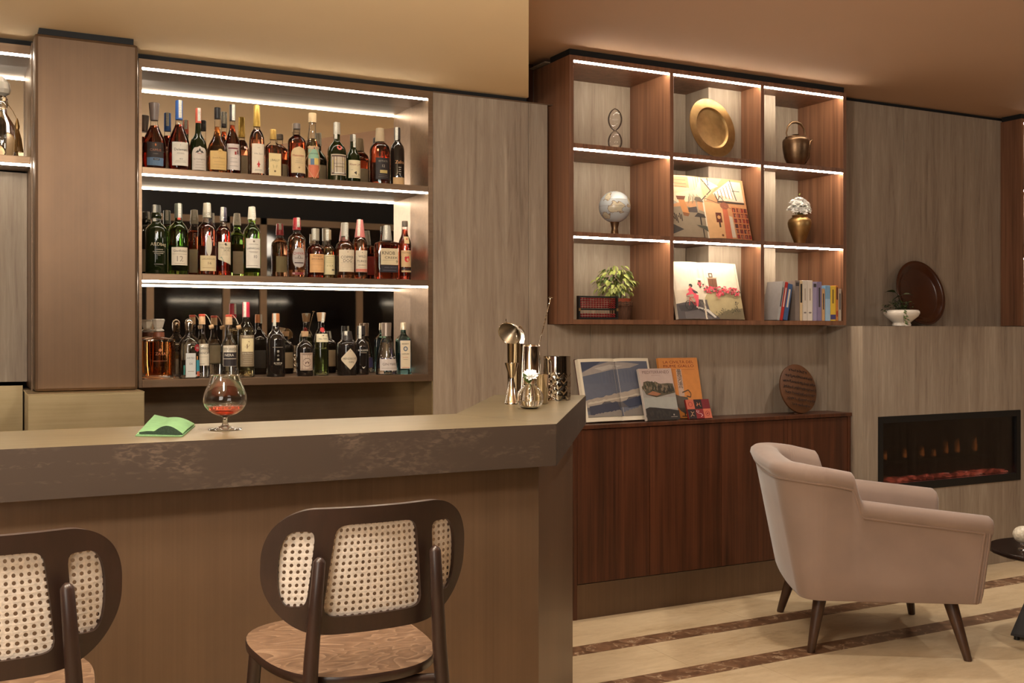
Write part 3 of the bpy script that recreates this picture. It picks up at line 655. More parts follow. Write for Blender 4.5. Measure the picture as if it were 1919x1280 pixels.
def bottle(label, px, wpx, top, Y, z, prof, glass, cap, lab=None, art=None, fill=.62, squash=1.0, back=None, strip=None, group=None, yaw=0, nofill=False, capprof=None):
    d = dep(px, Y); H = at(px, top, Y).z-z; R = wpx*d/FPX/2*.985
    t = thing('liquor_bottle', label, 'bottle', (xat(px, Y), Y, z+.0006), (0, 0, yaw), group)
    kind = GL[glass][0]; sy = squash
    pr = [(p[0]*H, p[1]*R, p[2] if len(p) > 2 else 2.0) for p in prof]
    # refine the shoulder so that it reads round
    fine = []
    for i in range(len(pr)-1):
        a, b_ = pr[i], pr[i+1]; n = 3 if i > 0 else 1
        p0 = pr[max(i-1, 0)]; p3 = pr[min(i+2, len(pr)-1)]
        for k_ in range(n):
            s_ = k_/n
            def cr(j): 
                y0, y1, y2, y3 = p0[j], a[j], b_[j], p3[j]
                return .5*((2*y1)+(-y0+y2)*s_+(2*y0-5*y1+4*y2-y3)*s_*s_+(-y0+3*y1-3*y2+y3)*s_**3)
            if i in (0, 1): r_ = a[1]+(b_[1]-a[1])*s_
            else: r_ = min(max(cr(1), min(a[1], b_[1])), max(a[1], b_[1]))
            fine.append((a[0]+(b_[0]-a[0])*s_, r_, a[2]+(b_[2]-a[2])*s_))
    fine.append(pr[-1])
    seg = 36
    c0, c1, cr0, cr1, cmat = cap[:5]
    g = MB()
    if kind in 'cw':
        g.lathe(fine, seg, sy=sy)
        body = g.build('glass', M['clear'], t, smooth=True)
        zl = fill*H; inn = [(a, max(b_-.0022, .002), e) for a, b_, e in fine if a <= zl]
        inn[0] = (.004, inn[0][1], inn[0][2])
        ztab = [(a, b_) for a, b_, e in fine]
        inn.append((zl, max(linp(ztab, zl)-.0022, .002), inn[-1][2]))
        inn = [inn[0]]+[q for q in inn[1:] if q[0] > .004]
        if not nofill: MB().lathe(inn, seg, sy=sy).build('liquor', gmat(glass), t, smooth=True)
    else:
        g.lathe(fine, seg, sy=sy); body = g.build('glass', gmat(glass), t, smooth=True)
    ptab = [(p[0], p[1]) for p in prof]; cr0 = max(cr0, linp(ptab, c0)*1.06+.01); cr1 = max(cr1, linp(ptab, c1)*1.06+.01)
    cm = MB()
    if capprof: cm.lathe([(a*H, b_*R) for a, b_ in capprof], 24)
    else: cm.lathe([(c0*H, cr0*R), (c1*H-.0015, cr1*R), (c1*H, cr1*R*.9)], 24)
    cm.build('cap', cmat, t, smooth=True, ang=40)
    rt = [(a, b_) for a, b_, e in fine]; et = [(a, e) for a, b_, e in fine]
    def surf(x, zz, lift, sgn=-1):
        r = linp(rt, zz)+lift; e = linp(et, zz)
        if e < 2.05: a = max(-1.5, min(1.5, x/r)); return (r*sin(a)*(-sgn), sgn*r*cos(a)*sy, zz)
        x_ = max(-r*.999, min(r*.999, x)); return (x_*(-sgn), sgn*sy*r*(1-abs(x_/r)**e)**(1/e), zz)
    def lbl(spec, sgn, name):
        z0, z1, wf, colr = spec[:4]; shp = spec[4] if len(spec) > 4 else 'rect'
        hw_ = wf*R; nr = 2 if shp == 'rect' else 14
        rows_ = []
        for j in range(nr+1):
            v = j/nr; zz = (z0+(z1-z0)*v)*H; f = 1.0; dz = 0
            if shp == 'oval': f = sqrt(max(0, 1-(2*v-1)**2)**.8)
            elif shp == 'diamond': f = min(1, (1-abs(2*v-1))*1.08+.0)
            elif shp == 'arch': f = 1 if v < .7 else sqrt(max(0, 1-((v-.7)/.3)**2))
            elif shp == 'slant': f = 1
            r_ = []
            for i in range(17):
                u_ = -1+2*i/16
                z_ = zz
                if shp == 'slant': z_ = (z0+(z1-z0)*v)*H+(1-v)*(u_*-.04*H)
                r_.append(surf(u_*f*hw_, z_, .0005, sgn))
            rows_.append(r_)
        return MB().grid(rows_).build(name, ink(colr, .65), t), hw_, z0*H, z1*H
    if lab:
        lo, hw_, a, b_ = lbl(lab, -1, 'label')
    else: lo, hw_, a, b_ = t, R*.8, 0, H
    if back: lbl(back, 1, 'back_label')
    if art:
        P = Print(lambda u_, v_, l: surf(u_*hw_, a+(b_-a)*v_, .0006+l))
        hh = b_-a
        for it in art:
            if it[0] == 't':
                # ('t', text, u, v, width in half-widths, colour[, max height in label heights])
                vs, fs, tw, th_ = glyphs(it[1]); k_ = it[4]*hw_/tw; kv = k_
                if len(it) > 6 and th_*k_ > it[6]*hh: kv = it[6]*hh/th_
                mi = P.mi(it[5]); l = P.lift()
                P.mb.add([surf(it[2]*hw_+x*k_, a+hh*it[3]+y*kv, .0006+l) for x, y in vs], fs, mi)
            elif it[0] == 'r': P.rect(it[1]-it[3]/2, it[1]+it[3]/2, it[2]-it[4]/2, it[2]+it[4]/2, it[5])
            elif it[0] == 'c':
                P.disc(it[1], it[2], it[3], it[4], rv=it[3]*hw_/hh, ring=it[5] if len(it) > 5 else None)
            elif it[0] == 'p': P.poly(it[1], it[2])
            elif it[0] == 'l': P.line(it[1], it[2], it[3])
        P.build('lettering', lo)['kind'] = 'stuff'
    if strip:
        # paper tax seal folded over the cap
        zz0 = strip*H; hwid = .0062; ang = radians(56 if int(px) % 2 else 100)
        ra = lambda z_: (cr0+(cr1-cr0)*max(0, min(1, (z_/H-c0)/(c1-c0))))*R+.0007
        mt = Matrix.Rotation(ang, 4, 'Z'); pts = [(-ra(zz0), zz0), (-ra(H), H+.0006), (ra(H), H+.0006), (ra(zz0), zz0+.05*H)]
        rr = [[(x, w_, zc) for x, zc in pts] for w_ in (-hwid, 0, hwid)]
        for r_ in (0, 2): rr[r_] = [(x*(max(0.1, 1-(hwid/abs(x))**2)**.5 if abs(x) > hwid else .3), w_, zc) for x, w_, zc in rr[r_]]
        MB().grid(rr, mat=mt).build('tax_seal', M['seal'], t)
    return t
CAPM = lambda c, r=.4, m=0: _cap(c, r, m)
_cc = {}
def _cap(c, r, m):
    k = (c, r, m)
    if k not in _cc: _cc[k] = base('cap_%02x%02x%02x' % c, c, r, m, var=.06)
    return _cc[k]
def lines(v0, v1, n, w=1.3, col=GRY, h=.012, u=0):
    return [('r', u, v0+(v1-v0)*i/max(1, n-1), w*(1-.25*((i*7) % 3)/2), h, col) for i in range(n)]
g1, g2, g3 = 'spirits on the top shelf', 'whisky bottles on the middle shelf', 'gin and grappa bottles on the bottom shelf'
z1, z2, z3 = SH
bk = (.08, .42, .75, (196, 186, 160))
# ---- top shelf
bottle('red cognac bottle with flared grey stopper and black and blue label', 289.5, 44, 193.6, 4.345, z1, TEA, 'cognac', (.74, 1, .28, .46, CAPM((120, 106, 98))), (.05, .40, .74, (50, 42, 40)),
       [('r', 0, .17, 2.0, .34, (96, 122, 150)), ('t', 'CAMUS', 0, .66, 1.3, (170, 110, 84), .13), ('p', [(-.1, .88), (0, .95), (.1, .88), (0, .81)], (206, 120, 60)), ('r', .1, .27, .7, .09, (30, 30, 40)), ('t', 'VSOP', .1, .27, .55, (170, 180, 190), .06), ('t', 'COGNAC', 0, .50, .6, (150, 140, 130), .05)], fill=.66, back=bk, group=g1, squash=.8)
bottle('red grappa bottle with tall blue capsule and white label', 336, 41, 189, 4.345, z1, TEA, 'red', (.73, 1, .33, .30, CAPM((62, 104, 178), .5)), (.07, .40, .80, WHI),
       [('t', 'Deleman', 0, .68, 1.45, INK_, .14), ('t', 'XO', .05, .28, .4, INK_, .12), ('t', 'Y', 0, .87, .14, GRY)]+lines(.14, .2, 2, 1.3)+lines(.5, .54, 2, .9), fill=.66, back=bk, strip=.75, group=g1, squash=.85)
bottle('dark green bottle with orange foil cap and pale arched label', 372, 31.5, 203.6, 4.345, z1, TUL, 'blackgreen', (.77, 1, .30, .27, CAPM((206, 96, 70), .5)), (.03, .40, .97, (206, 194, 180), 'arch'),
       [('t', 'La Castagnola', 0, .45, 1.5, (90, 76, 66), .10), ('p', [(-.55, .72), (-.2, .84), (-.2, .76), (0, .93), (.2, .76), (.2, .84), (.55, .72), (.2, .72), (0, .80), (-.2, .72)], INK_), ('r', 0, .68, .6, .02, (150, 50, 40))]+lines(.1, .33, 3, 1.2), back=bk, strip=.8, group=g1)
bottle('round shouldered brandy bottle with black stopper and gold label with seal', 408, 38, 200.4, 4.335, z1, ONI, 'amber', (.82, .985, .21, .30, CAPM((26, 22, 22))), (.05, .33, .93, (214, 178, 112)),
       [('c', .15, .98, .26, (196, 154, 84)), ('c', .15, .98, .2, (228, 196, 128), .03), ('t', 'Grande Reserve', 0, .62, 1.4, (150, 110, 60), .14)]+lines(.12, .42, 3, 1.4, (160, 124, 76)), fill=.70, back=bk, group=g1, squash=.75)
bottle('dark brandy bottle with black capsule and white label behind the gold labelled one', 436, 33, 197, 4.40, z1, TEA, 'dark', (.78, 1, .34, .33, CAPM((50, 44, 46))), (.09, .45, .82, (222, 208, 196)),
       [('r', -.1, .82, 1.4, .05, (120, 60, 60)), ('p', [(.1, .7), (.35, .7), (.35, .58), (.1, .58)], (160, 60, 50)), ('p', [(.45, .76), (.65, .76), (.65, .6), (.45, .6)], (110, 60, 60))]+lines(.15, .45, 3, 1.2), fill=.72, strip=.78, group=g1, squash=.85)
bottle('pink grappa bottle with gold capsule and white label with red lily', 481.8, 29, 198, 4.345, z1, GRA, 'rose', (.70, 1, .48, .42, CAPM((196, 162, 78), .35, .5)), (.04, .45, .93, (226, 212, 190)),
       [('t', 'Villa Zarri', 0, .66, 1.3, GRY, .10), ('t', 'XXV', 0, .86, .35, GRY, .05), ('p', [(0, .44), (.09, .34), (.26, .30), (.1, .26), (.14, .17), (0, .22), (-.14, .17), (-.1, .26), (-.26, .30), (-.09, .34)], (190, 44, 44))]+lines(.08, .12, 2, 1.2), fill=.66, back=bk, group=g1)
bottle('small square rum bottle with gold cap and cream label', 512.5, 31.5, 243.2, 4.345, z1, SQU, 'dark', (.79, 1, .40, .36, CAPM((196, 160, 88), .35, .6)), (.03, .49, .74, (226, 204, 150)),
       [('t', 'J.BALLY', 0, .68, 1.5, INK_, .12), ('c', 0, .2, .16, (120, 96, 60), .05), ('p', [(-.4, .45), (-.3, .52), (-.12, .4), (-.2, .3)], (200, 180, 130)), ('p', [(.4, .45), (.3, .52), (.12, .4), (.2, .3)], (200, 180, 130))], fill=.66, squash=.85, back=bk, group=g1)
bottle('rum bottle with red neck band and cream label in red script', 556.7, 34, 232, 4.345, z1, [(0, .95), (.015, 1), (.66, 1), (.72, .88), (.76, .6), (.79, .38), (.97, .36)], 'cognac', (.90, 1, .40, .38, CAPM((120, 112, 106), .4, .5)), (.10, .57, .93, (214, 188, 142), 'arch'),
       [('t', 'Matusalem', -.05, .66, 1.5, (160, 44, 34), .14, ), ('c', 0, .2, .1, (150, 120, 80), .03)]+lines(.38, .52, 3, 1.0), fill=.8, back=bk, group=g1)
tb = bottle('tall rum bottle wrapped in a crossed raffia cord', 585.8, 26, 212.5, 4.355, z1, [(0, .94), (.015, 1), (.46, 1), (.54, .86), (.60, .70), (.80, .48), (.88, .56), (.97, .54)], 'gold', (.86, 1, .58, .55, CAPM((206, 180, 140), .5)), (.04, .50, .93, (206, 176, 140)),
       [('r', 0, .2, 1.9, .4, (214, 120, 84)), ('r', 0, .75, 1.9, .3, (150, 190, 160)), ('r', -.3, .5, .6, .2, (90, 120, 150)), ('r', .4, .52, .8, .2, (226, 196, 110)), ('t', 'PLANTATION', 0, .76, 1.8, (40, 60, 60), .09), ('c', 0, .93, .1, (40, 80, 110))], fill=.62, back=bk, group=g1)
rc = M['basket']
Hh = .26
Rr = 26*dep(585.8, 4.355)/FPX/2+.0015
for s_ in (1, -1):
    for ph in (0,):
        MB().tube([(s_*Rr*sin(pi*(i/16)), -Rr*cos(pi*(i/16)*1.0)*1.0 if True else 0, .004+.145*i/16) for i in range(17)], .0012, 6).build('raffia_cord', CAPM((214, 170, 124), .8), tb, smooth=True)
        MB().tube([(s_*Rr*cos(pi/2*(i/16)), -Rr*sin(pi/2*(i/16))-.0005, .075+.07*i/16) for i in range(17)], .0012, 6).build('raffia_cord', CAPM((214, 170, 124), .8), tb, smooth=True)
bottle('dark rum bottle with red wax seal and ornate yellow label', 631.7, 36, 230.3, 4.345, z1, TEA[:1]+[(.02, 1), (.5, 1), (.58, .86), (.64, .58), (.69, .35), (.97, .33)], 'blackgreen', (.80, 1, .34, .36, CAPM((168, 158, 140), .5)), (.10, .45, .96, (200, 186, 160)),
       [('r', 0, .5, 1.86, .90, (86, 64, 56)), ('r', 0, .5, 1.7, .76, (198, 182, 156)), ('p', [(-.8, .72), (-.4, .76), (0, .82), (.4, .76), (.8, .72), (.8, .26), (-.8, .26)], (206, 186, 50)), ('t', 'General Bermudez', 0, .56, 1.4, (60, 40, 30), .12), ('r', 0, .4, 1.0, .03, (110, 90, 40)), ('r', 0, .11, 1.2, .05, (220, 214, 200)), ('c', 0, 1.32, .28, (196, 92, 84))], back=bk, strip=.72, group=g1)
bottle('dark rum bottle with green neck and square cream label', 662, 29, 253, 4.375, z1, BON, 'blackgreen', (.86, 1, .36, .34, CAPM((96, 88, 76), .5)), (.11, .47, .95, (226, 210, 170)),
       [('t', 'Rhum J.M', 0, .74, 1.6, (140, 60, 44), .16), ('p', [(-.2, .3), (.1, .38), (.6, .24), (.62, .16), (.1, .2)], (60, 48, 40)), ('t', 'VO', -.5, .45, .3, GRY)]+lines(.08, .12, 2, 1.2), back=bk, strip=.74, group=g1)
bottle('broad shouldered rum bottle with pale seal over cap and black label', 712.5, 39, 241, 4.345, z1, [(0, .95), (.015, 1), (.60, 1), (.68, .88), (.73, .62), (.77, .38), (.97, .36)], 'cognac', (.76, 1, .37, .36, CAPM((166, 146, 116), .6)), (.08, .46, .78, (38, 30, 30)),
       [('t', 'ESTATE', 0, .84, 1.2, (150, 140, 126), .08), ('t', '12', 0, .62, .35, (180, 170, 156), .12), ('r', .05, .36, 1.0, .14, (190, 168, 104))]+lines(.12, .2, 2, 1.3, (120, 112, 100)), fill=.72, back=bk, group=g1)
bottle('black rum bottle with gold script and cream band at the foot', 745, 27, 240, 4.345, z1, [(0, .96), (.015, 1), (.60, 1), (.68, .88), (.73, .62), (.77, .42), (.97, .40)], 'black', (.80, 1, .44, .44, CAPM((60, 54, 52), .4)), (.01, .14, 1.0, (206, 168, 118)),
       [('t', 'Zafra', 0, 3.0, 1.35, (206, 150, 100), 1.1)]+[('r', 0, 2.3-.28*i, .4-.1*(i % 2), .1, (170, 160, 146)) for i in range(4)], strip=.78, group=g1)
# ---- middle shelf
bottle('black whisky bottle with white seal and pale lettering printed on glass', 293.6, 40, 384.7, 4.345, z2, SCO, 'blackgreen', (.78, 1, .37, .36, CAPM((60, 60, 54))), None,
       [('t', 'ARDbeg', .08, .42, 1.9, (206, 190, 158), .08), ('t', 'TEN', .1, .27, .35, (150, 140, 126)), ('r', .1, .35, 1.0, .012, (140, 130, 116)), ('r', .1, .32, 1.4, .012, (140, 130, 116)), ('r', .1, .295, 1.1, .012, (140, 130, 116)), ('r', .1, .14, 1.1, .016, (90, 84, 76))], strip=.76, back=bk, group=g2)
bottle('green whisky bottle with clear banded cap and cream age twelve label', 334.8, 37, 382, 4.345, z2, STD, 'green', (.80, 1, .38, .38, CAPM((84, 88, 76))), (.13, .38, .90, (216, 204, 182)),
       [('t', 'Glenfiddich', .05, .80, 1.6, INK_, .22), ('t', '12', 0, .36, .7, GRY, .30), ('r', 0, .62, 1.7, .015, GRY), ('r', 0, .1, 1.2, .02, GRY), ('r', 0, 2.7, .35, .28, (206, 80, 60))], strip=.80, back=bk, group=g2)
bottle('brown whisky bottle with small oval label above a wide cream label', 388.5, 35, 381, 4.345, z2, SCO, 'cognac', (.80, 1, .40, .38, CAPM((176, 168, 146))), (.06, .27, .97, (214, 194, 150)),
       [('t', 'LAGAVULIN', 0, .78, 1.5, (120, 90, 66), .14), ('t', '16', .1, .5, .4, (110, 86, 66), .16), ('r', 0, .2, 1.4, .03, (170, 140, 100))]+[('p', [(.02+.32*cos(a*pi/10), 1.65+.68*sin(a*pi/10)) for a in range(20)], (206, 196, 176))], fill=.70, strip=.80, back=bk, group=g2)
bottle('red brown whisky bottle with cream label cut on a slant', 419.3, 28, 389, 4.36, z2, SCO, 'red', (.80, 1, .44, .40, CAPM((70, 66, 84))), (.20, .49, .97, (216, 202, 172), 'slant'),
       [('t', 'TALISKER', .1, .70, 1.5, INK_, .09), ('t', 'SKYE', .25, .58, .9, INK_, .09), ('p', [(-.1, .9), (.15, .96), (.2, .88), (.4, .84), (.2, .84), (.1, .8)], INK_), ('r', -.35, .86, .9, .01, GRY), ('p', [(-.9, .18), (-.5, .26), (0, .1), (.4, -.02), (-.2, .05)], (110, 150, 130))]+lines(.36, .5, 3, .9), fill=.72, strip=.80, back=bk, group=g2)
bottle('green whisky bottle with white age ten label and white seal', 472.6, 32, 388, 4.345, z2, SCO, 'green', (.82, 1, .40, .38, CAPM((206, 200, 180))), (.12, .54, .97, (226, 220, 206)),
       [('t', 'LAPHROAIG', 0, .66, 1.7, INK_, .10), ('t', '10', .2, .38, .4, INK_, .12), ('c', 0, .9, .13, GRY), ('r', 0, .8, 1.2, .012, GRY), ('r', 0, .55, 1.2, .012, GRY), ('r', 0, .52, .9, .012, GRY), ('r', -.2, .08, 1.4, .012, GRY)], strip=.80, back=bk, group=g2)
bottle('golden whisky bottle with red capsule and silver shield label', 556.7, 34, 408.7, 4.345, z2, SCO, 'copper', (.80, 1, .42, .38, CAPM((168, 30, 38), .4)), (.16, .50, .76, (176, 166, 158), 'oval'),
       [('t', 'CHIVAS', 0, .70, 1.8, (150, 34, 40), .16), ('r', 0, .47, 1.3, .02, INK_), ('c', 0, .52, .22, INK_), ('c', 0, .52, .17, (176, 166, 158)), ('r', 0, .24, 1.4, .05, (60, 40, 40)), ('r', 0, -.28, 2.1, .13, (120, 34, 34)), ('t', '12', .85, -.28, .35, WHI, .1), ('t', 'XII', -.85, -.28, .35, WHI, .1)], fill=.74, back=(.14, .42, .7, (188, 178, 140)), strip=.84, group=g2)
bottle('squat whisky bottle with plain orange cream label', 591.7, 33, 429, 4.345, z2, COP, 'red', (.76, 1, .44, .44, CAPM((150, 142, 124))), (.11, .48, .99, (222, 172, 116)),
       [('t', 'MONKEY', 0, .88, 1.1, (90, 60, 40), .11), ('t', 'SHOULDER', 0, .73, 1.5, (90, 60, 40), .11), ('r', 0, .62, 1.4, .012, (160, 110, 70)), ('r', 0, .40, 1.6, .012, (190, 140, 96)), ('r', .0, .1, 1.5, .012, (170, 120, 80))], fill=.64, strip=.78, back=bk, group=g2)
bottle('whisky bottle with pale yellow label and wide glass stopper', 615.5, 26, 431, 4.365, z2, COP, 'gold', (.80, 1, .46, .44, CAPM((150, 130, 100))), (.08, .48, .97, (222, 208, 160)),
       [('t', 'o o A', 0, .45, 1.0, (110, 100, 70), .08), ('r', .5, .24, .5, .06, (90, 84, 66)), ('r', .1, .93, 1.4, .02, (150, 140, 100))]+lines(.62, .8, 3, 1.2, (180, 170, 120)), fill=.62, strip=.78, back=bk, group=g2)
bottle('round whisky bottle with wide cream label and short clear neck', 646.7, 36, 418, 4.345, z2, COP, 'copper', (.76, 1, .38, .40, CAPM((166, 158, 142), .3)), (.12, .51, .96, (222, 206, 178)),
       [('t', 'COPPER', 0, .66, 1.55, (70, 60, 52), .12), ('t', 'DOG', 0, .50, 1.0, (70, 60, 52), .14), ('c', 0, .9, .05, (90, 60, 50)), ('r', 0, .60, .1, .008, GRY), ('r', 0, .40, 1.6, .008, GRY)]+lines(.1, .34, 4, 1.3, (190, 176, 150)), fill=.66, strip=.70, back=bk, group=g2)
bottle('tall bourbon bottle with pink capsule and cream label in black capitals', 675, 28, 412, 4.372, z2, WIN, 'copper', (.70, 1, .40, .38, CAPM((190, 110, 104), .5)), (.12, .48, .97, (222, 206, 178)),
       [('t', 'WILD', 0, .72, 1.1, (60, 50, 44), .18), ('t', 'TURKEY', .05, .50, 1.6, (60, 50, 44), .18), ('c', 0, .9, .06, (60, 50, 44)), ('t', 'BOURBON', 0, .32, 1.1, (110, 80, 60), .08), ('r', 0, .08, 1.9, .14, (206, 120, 100)), ('r', 0, .2, .9, .01, GRY)], fill=.74, strip=.72, back=bk, group=g2)
bottle('wide square bourbon bottle with cream label over a black label', 725.8, 45, 423, 4.345, z2, KNO, 'cognac', (.72, 1, .27, .30, CAPM((150, 146, 136), .4)), (.27, .57, .78, (214, 196, 160)),
       [('r', 0, -.24, 2.0, .42, (34, 30, 38)), ('t', 'KNOB', -.12, .72, 1.45, INK_, .30), ('t', 'CREEK', .2, .44, 1.5, INK_, .14), ('t', '9', .82, .2, .2, INK_, .24), ('r', -.1, .28, 1.4, .015, GRY), ('t', 'SMALL BATCH', .1, -.16, 1.4, (120, 110, 120), .06), ('r', 0, -.34, 1.5, .03, (90, 86, 100))], fill=.68, squash=.62, strip=.74, back=(.14, .5, .7, (150, 50, 44)), group=g2)
bottle('slim bourbon bottle with pale neck label and a red rose on the label', 759, 24, 414.7, 4.345, z2, WIN[:3]+[(.68, .86), (.74, .62), (.79, .50), (.97, .44)], 'red', (.91, 1, .46, .46, CAPM((96, 86, 74))), (.22, .50, .97, (214, 178, 130)),
       [('t', 'Four Roses', 0, .86, 1.5, (90, 56, 44), .12), ('c', 0, .45, .42, (206, 50, 50)), ('c', -.2, .55, .22, (170, 30, 36)), ('c', .2, .58, .2, (226, 76, 70)), ('r', 0, -.12, 1.9, .09, (60, 50, 44)), ('r', 0, -.26, 1.9, .1, (210, 176, 130)), ('r', 0, 1.62, .9, .42, (214, 186, 140)), ('c', 0, 1.68, .14, (200, 70, 50))], fill=.86, back=bk, group=g2)
# ---- bottom shelf
GB = [(0, .96, 5), (.01, 1, 6), (.60, 1, 7), (.66, .97, 6), (.685, .6, 3), (.70, .34, 2), (.78, .33, 2)]
d1 = bottle('square crystal decanter of brown liquor with clear faceted stopper', 297.5, 60, 598, 4.335, z3, GB, 'amber', (.7, .78, .3, .3, CAPM((110, 60, 36), .5)), None,
       [('t', 'ZAYA', .05, .42, .8, (170, 96, 60), .05), ('c', .02, .48, .12, (190, 120, 80), .03), ('r', 0, .30, 1.0, .006, (150, 84, 54))], fill=.60, squash=.60, group=g3)
for c_ in list(d1.children):
    if c_.name.startswith('liquor'): c_.scale = (.86, .86, .96); c_.location.z = .010
Hd = at(297.5, 598, 4.335).z-z3; Rd = 60*dep(298.5, 4.335)/FPX/2
MB().lathe([(.775*Hd, .16*Rd), (.80*Hd, .36*Rd), (.82*Hd, .34*Rd), (.84*Hd, .22*Rd), (.86*Hd, .28*Rd), (.98*Hd, .40*Rd), (Hd, .36*Rd)], 8, ang=.3).build('stopper', M['frost'], d1)
bottle('clear tequila bottle with silver ball stopper and round red label', 354.8, 38.5, 597, 4.335, z3, [(0, .92), (.02, 1), (.52, 1), (.60, .93), (.66, .72), (.70, .48), (.74, .36), (.80, .40), (.97, .3)], 'clear', (.8, 1, .4, .3, M['chrome']), (.02, .42, .50, (206, 208, 204)),
       [('t', 'ARTES', -.05, .80, 1.5, (110, 110, 110), .1), ('t', '04', 0, .56, .6, (120, 120, 120), .1), ('c', 1.45, 1.22, .72, (150, 30, 40)), ('t', 'OS', 1.45, 1.22, .7, WHI, .2), ('r', 1.75, .46, 1.2, .5, (60, 150, 170)), ('r', 1.85, .14, 1.1, .2, (206, 110, 80)), ('r', -1.3, .3, .3, .4, (60, 130, 120)), ('r', 0, .25, 1.2, .02, GRY)], fill=.58, group=g3, back=(.05, .3, .5, (180, 176, 166)),
       capprof=[(.78, .22), (.80, .38), (.88, .40), (.93, .40), (.97, .32), (.99, .18), (1.0, .02)])
def graping(px, wpx, top, Y, lbl_, lab, art):
    t = bottle(lbl_, px, wpx, top, Y, z3, [(0, .93), (.015, 1), (.44, 1), (.52, .92), (.59, .70), (.65, .44), (.97, .38)], 'clear', (.84, .97, .30, .33, M['cork']), lab, art, fill=.60, group=g3, back=(.2, .5, .8, (190, 180, 154)))
    H = at(px, top, Y).z-z3; R = wpx*dep(px, Y)/FPX/2
    MB().lathe([(.965*H, .42*R), (.99*H, .44*R), (H, .36*R)], 20).build('wax_rim', CAPM((190, 72, 50), .5), t)
    x1 = R*1.15
    MB().tube([(R*.30, 0, H), (R*.55, -.003, .985*H), (x1*.75, -.007, .93*H), (x1*.95, -.011, .85*H)], .0011, 6).build('cork_string', M['paper'], t, smooth=True)
    MB().lathe([(-.006, 0), (-.006, .008), (.006, .0085), (.006, 0)], 18, mat=Matrix.Translation((x1, -.011, .80*H)) @ Matrix.Rotation(radians(75), 4, 'Y') @ Matrix.Scale(1.4, 4, (0, 0, 1))).build('hanging_cork', M['cork'], t, smooth=True)
    return t
graping(379.0, 28, 589, 4.378, 'clear grappa bottle with white label and cork tied on a string', (.19, .53, .97, (222, 212, 190)), [('t', 'STORICA', 0, .80, 1.8, (90, 84, 76), .15), ('t', 'BIANCA', 0, .58, 1.6, (90, 84, 76), .15), ('r', 0, .4, 1.6, .012, GRY), ('r', -.2, .08, .8, .02, GRY)])
graping(429.3, 30, 590, 4.335, 'clear grappa bottle with half black label and cork tied on a string', (.18, .51, .97, (222, 212, 190)), [('r', 0, .34, 1.9, .66, (36, 30, 32)), ('r', 0, .36, 1.9, .03, (200, 190, 170)), ('t', 'STORICA', 0, .82, 1.8, (90, 84, 76), .14), ('t', 'NERA', -.15, .54, 1.2, WHI, .15)])
bottle('tall pale grappa bottle with crimson capsule and grey brown label', 461.6, 31.5, 566.7, 4.358, z3, WIN, 'pale', (.80, 1, .40, .40, CAPM((176, 34, 58), .4)), (.14, .56, .96, (132, 116, 92)),
       [('t', 'MAROLO', 0, .95, 1.1, (226, 216, 190), .05), ('r', 0, .68, 1.55, .42, (222, 206, 160)), ('p', [(-.4, .62), (-.1, .72), (.1, .82), (.3, .74), (.2, .66), (0, .62), (-.1, .56)], (140, 116, 84)), ('t', 'Gran Riserva', 0, .42, 1.4, (210, 200, 176), .06)]+lines(.1, .34, 5, 1.3, (176, 162, 136)), fill=.66, strip=.80, back=bk, group=g3)
bottle('black gin bottle with copper cap and white vertical characters', 517.4, 34.7, 587.7, 4.335, z3, [(0, .96), (.015, 1), (.58, 1), (.66, .84), (.71, .54), (.75, .40), (.97, .36)], 'black', (.86, 1, .38, .38, CAPM((196, 128, 80), .4, .3)), None,
       [('t', '季', 0, .40, .34, WHI), ('t', 'の', 0, .335, .26, WHI), ('t', '美', 0, .27, .32, WHI), ('t', 'KI NO BI', 0, .215, 1.1, WHI, .024), ('r', 0, .19, .9, .006, GRY), ('r', 0, .465, 1.5, .008, GRY)], strip=.80, back=(.1, .4, .7, (60, 56, 54)), group=g3)
bottle('small brown apothecary gin bottle with cork and square cream label', 571.7, 31.7, 621, 4.330, z3, MON, 'black', (.88, 1, .40, .44, M['cork']), (.13, .52, .84, (196, 176, 156)),
       [('r', 0, .5, 1.8, .92, (120, 96, 84)), ('r', 0, .5, 1.66, .84, (196, 176, 156)), ('t', 'MONKEY', 0, .89, 1.3, (80, 60, 54), .08), ('c', 0, .46, .62, (110, 88, 78), .04), ('p', [(-.6, .5), (0, .86), (.6, .5), (.52, .47), (0, .79), (-.52, .47)], (130, 106, 92)), ('p', [(-.3, .44), (0, .52), (.3, .46), (.25, .36), (-.25, .36)], (110, 84, 74))], back=(.13, .5, .9, (196, 178, 150)), group=g3)
bottle('tall fluted green gin bottle with red seal and narrow cream label', 602.5, 28, 586, 4.368, z3, TEN, 'lime', (.86, 1, .46, .62, CAPM((176, 140, 104), .3, .3)), (.53, .66, 1.0, (222, 212, 180)),
       [('t', 'No TEN', 0, .4, 1.2, (70, 60, 50), .4), ('c', 0, .8, .08, INK_), ('c', 0, 1.5, .34, (176, 44, 44))], fill=.60, back=bk, strip=.84, group=g3)
bottle('short black apothecary gin bottle with diamond shaped label', 651, 38, 621, 4.335, z3, HEN, 'black', (.80, 1, .42, .42, CAPM((40, 34, 32))), (.13, .61, .96, (206, 192, 166), 'diamond'),
       [('t', "HENDRICK'S", 0, .52, 1.5, (60, 52, 46), .09), ('t', 'GIN', .1, .36, .55, (60, 52, 46), .08), ('p', [(-.05, .9), (.05, .9), (.75, .53), (.72, .51), (0, .86), (-.72, .51), (-.75, .53)], (150, 138, 116))], strip=.72, back=(.16, .55, .9, (196, 178, 150)), group=g3)
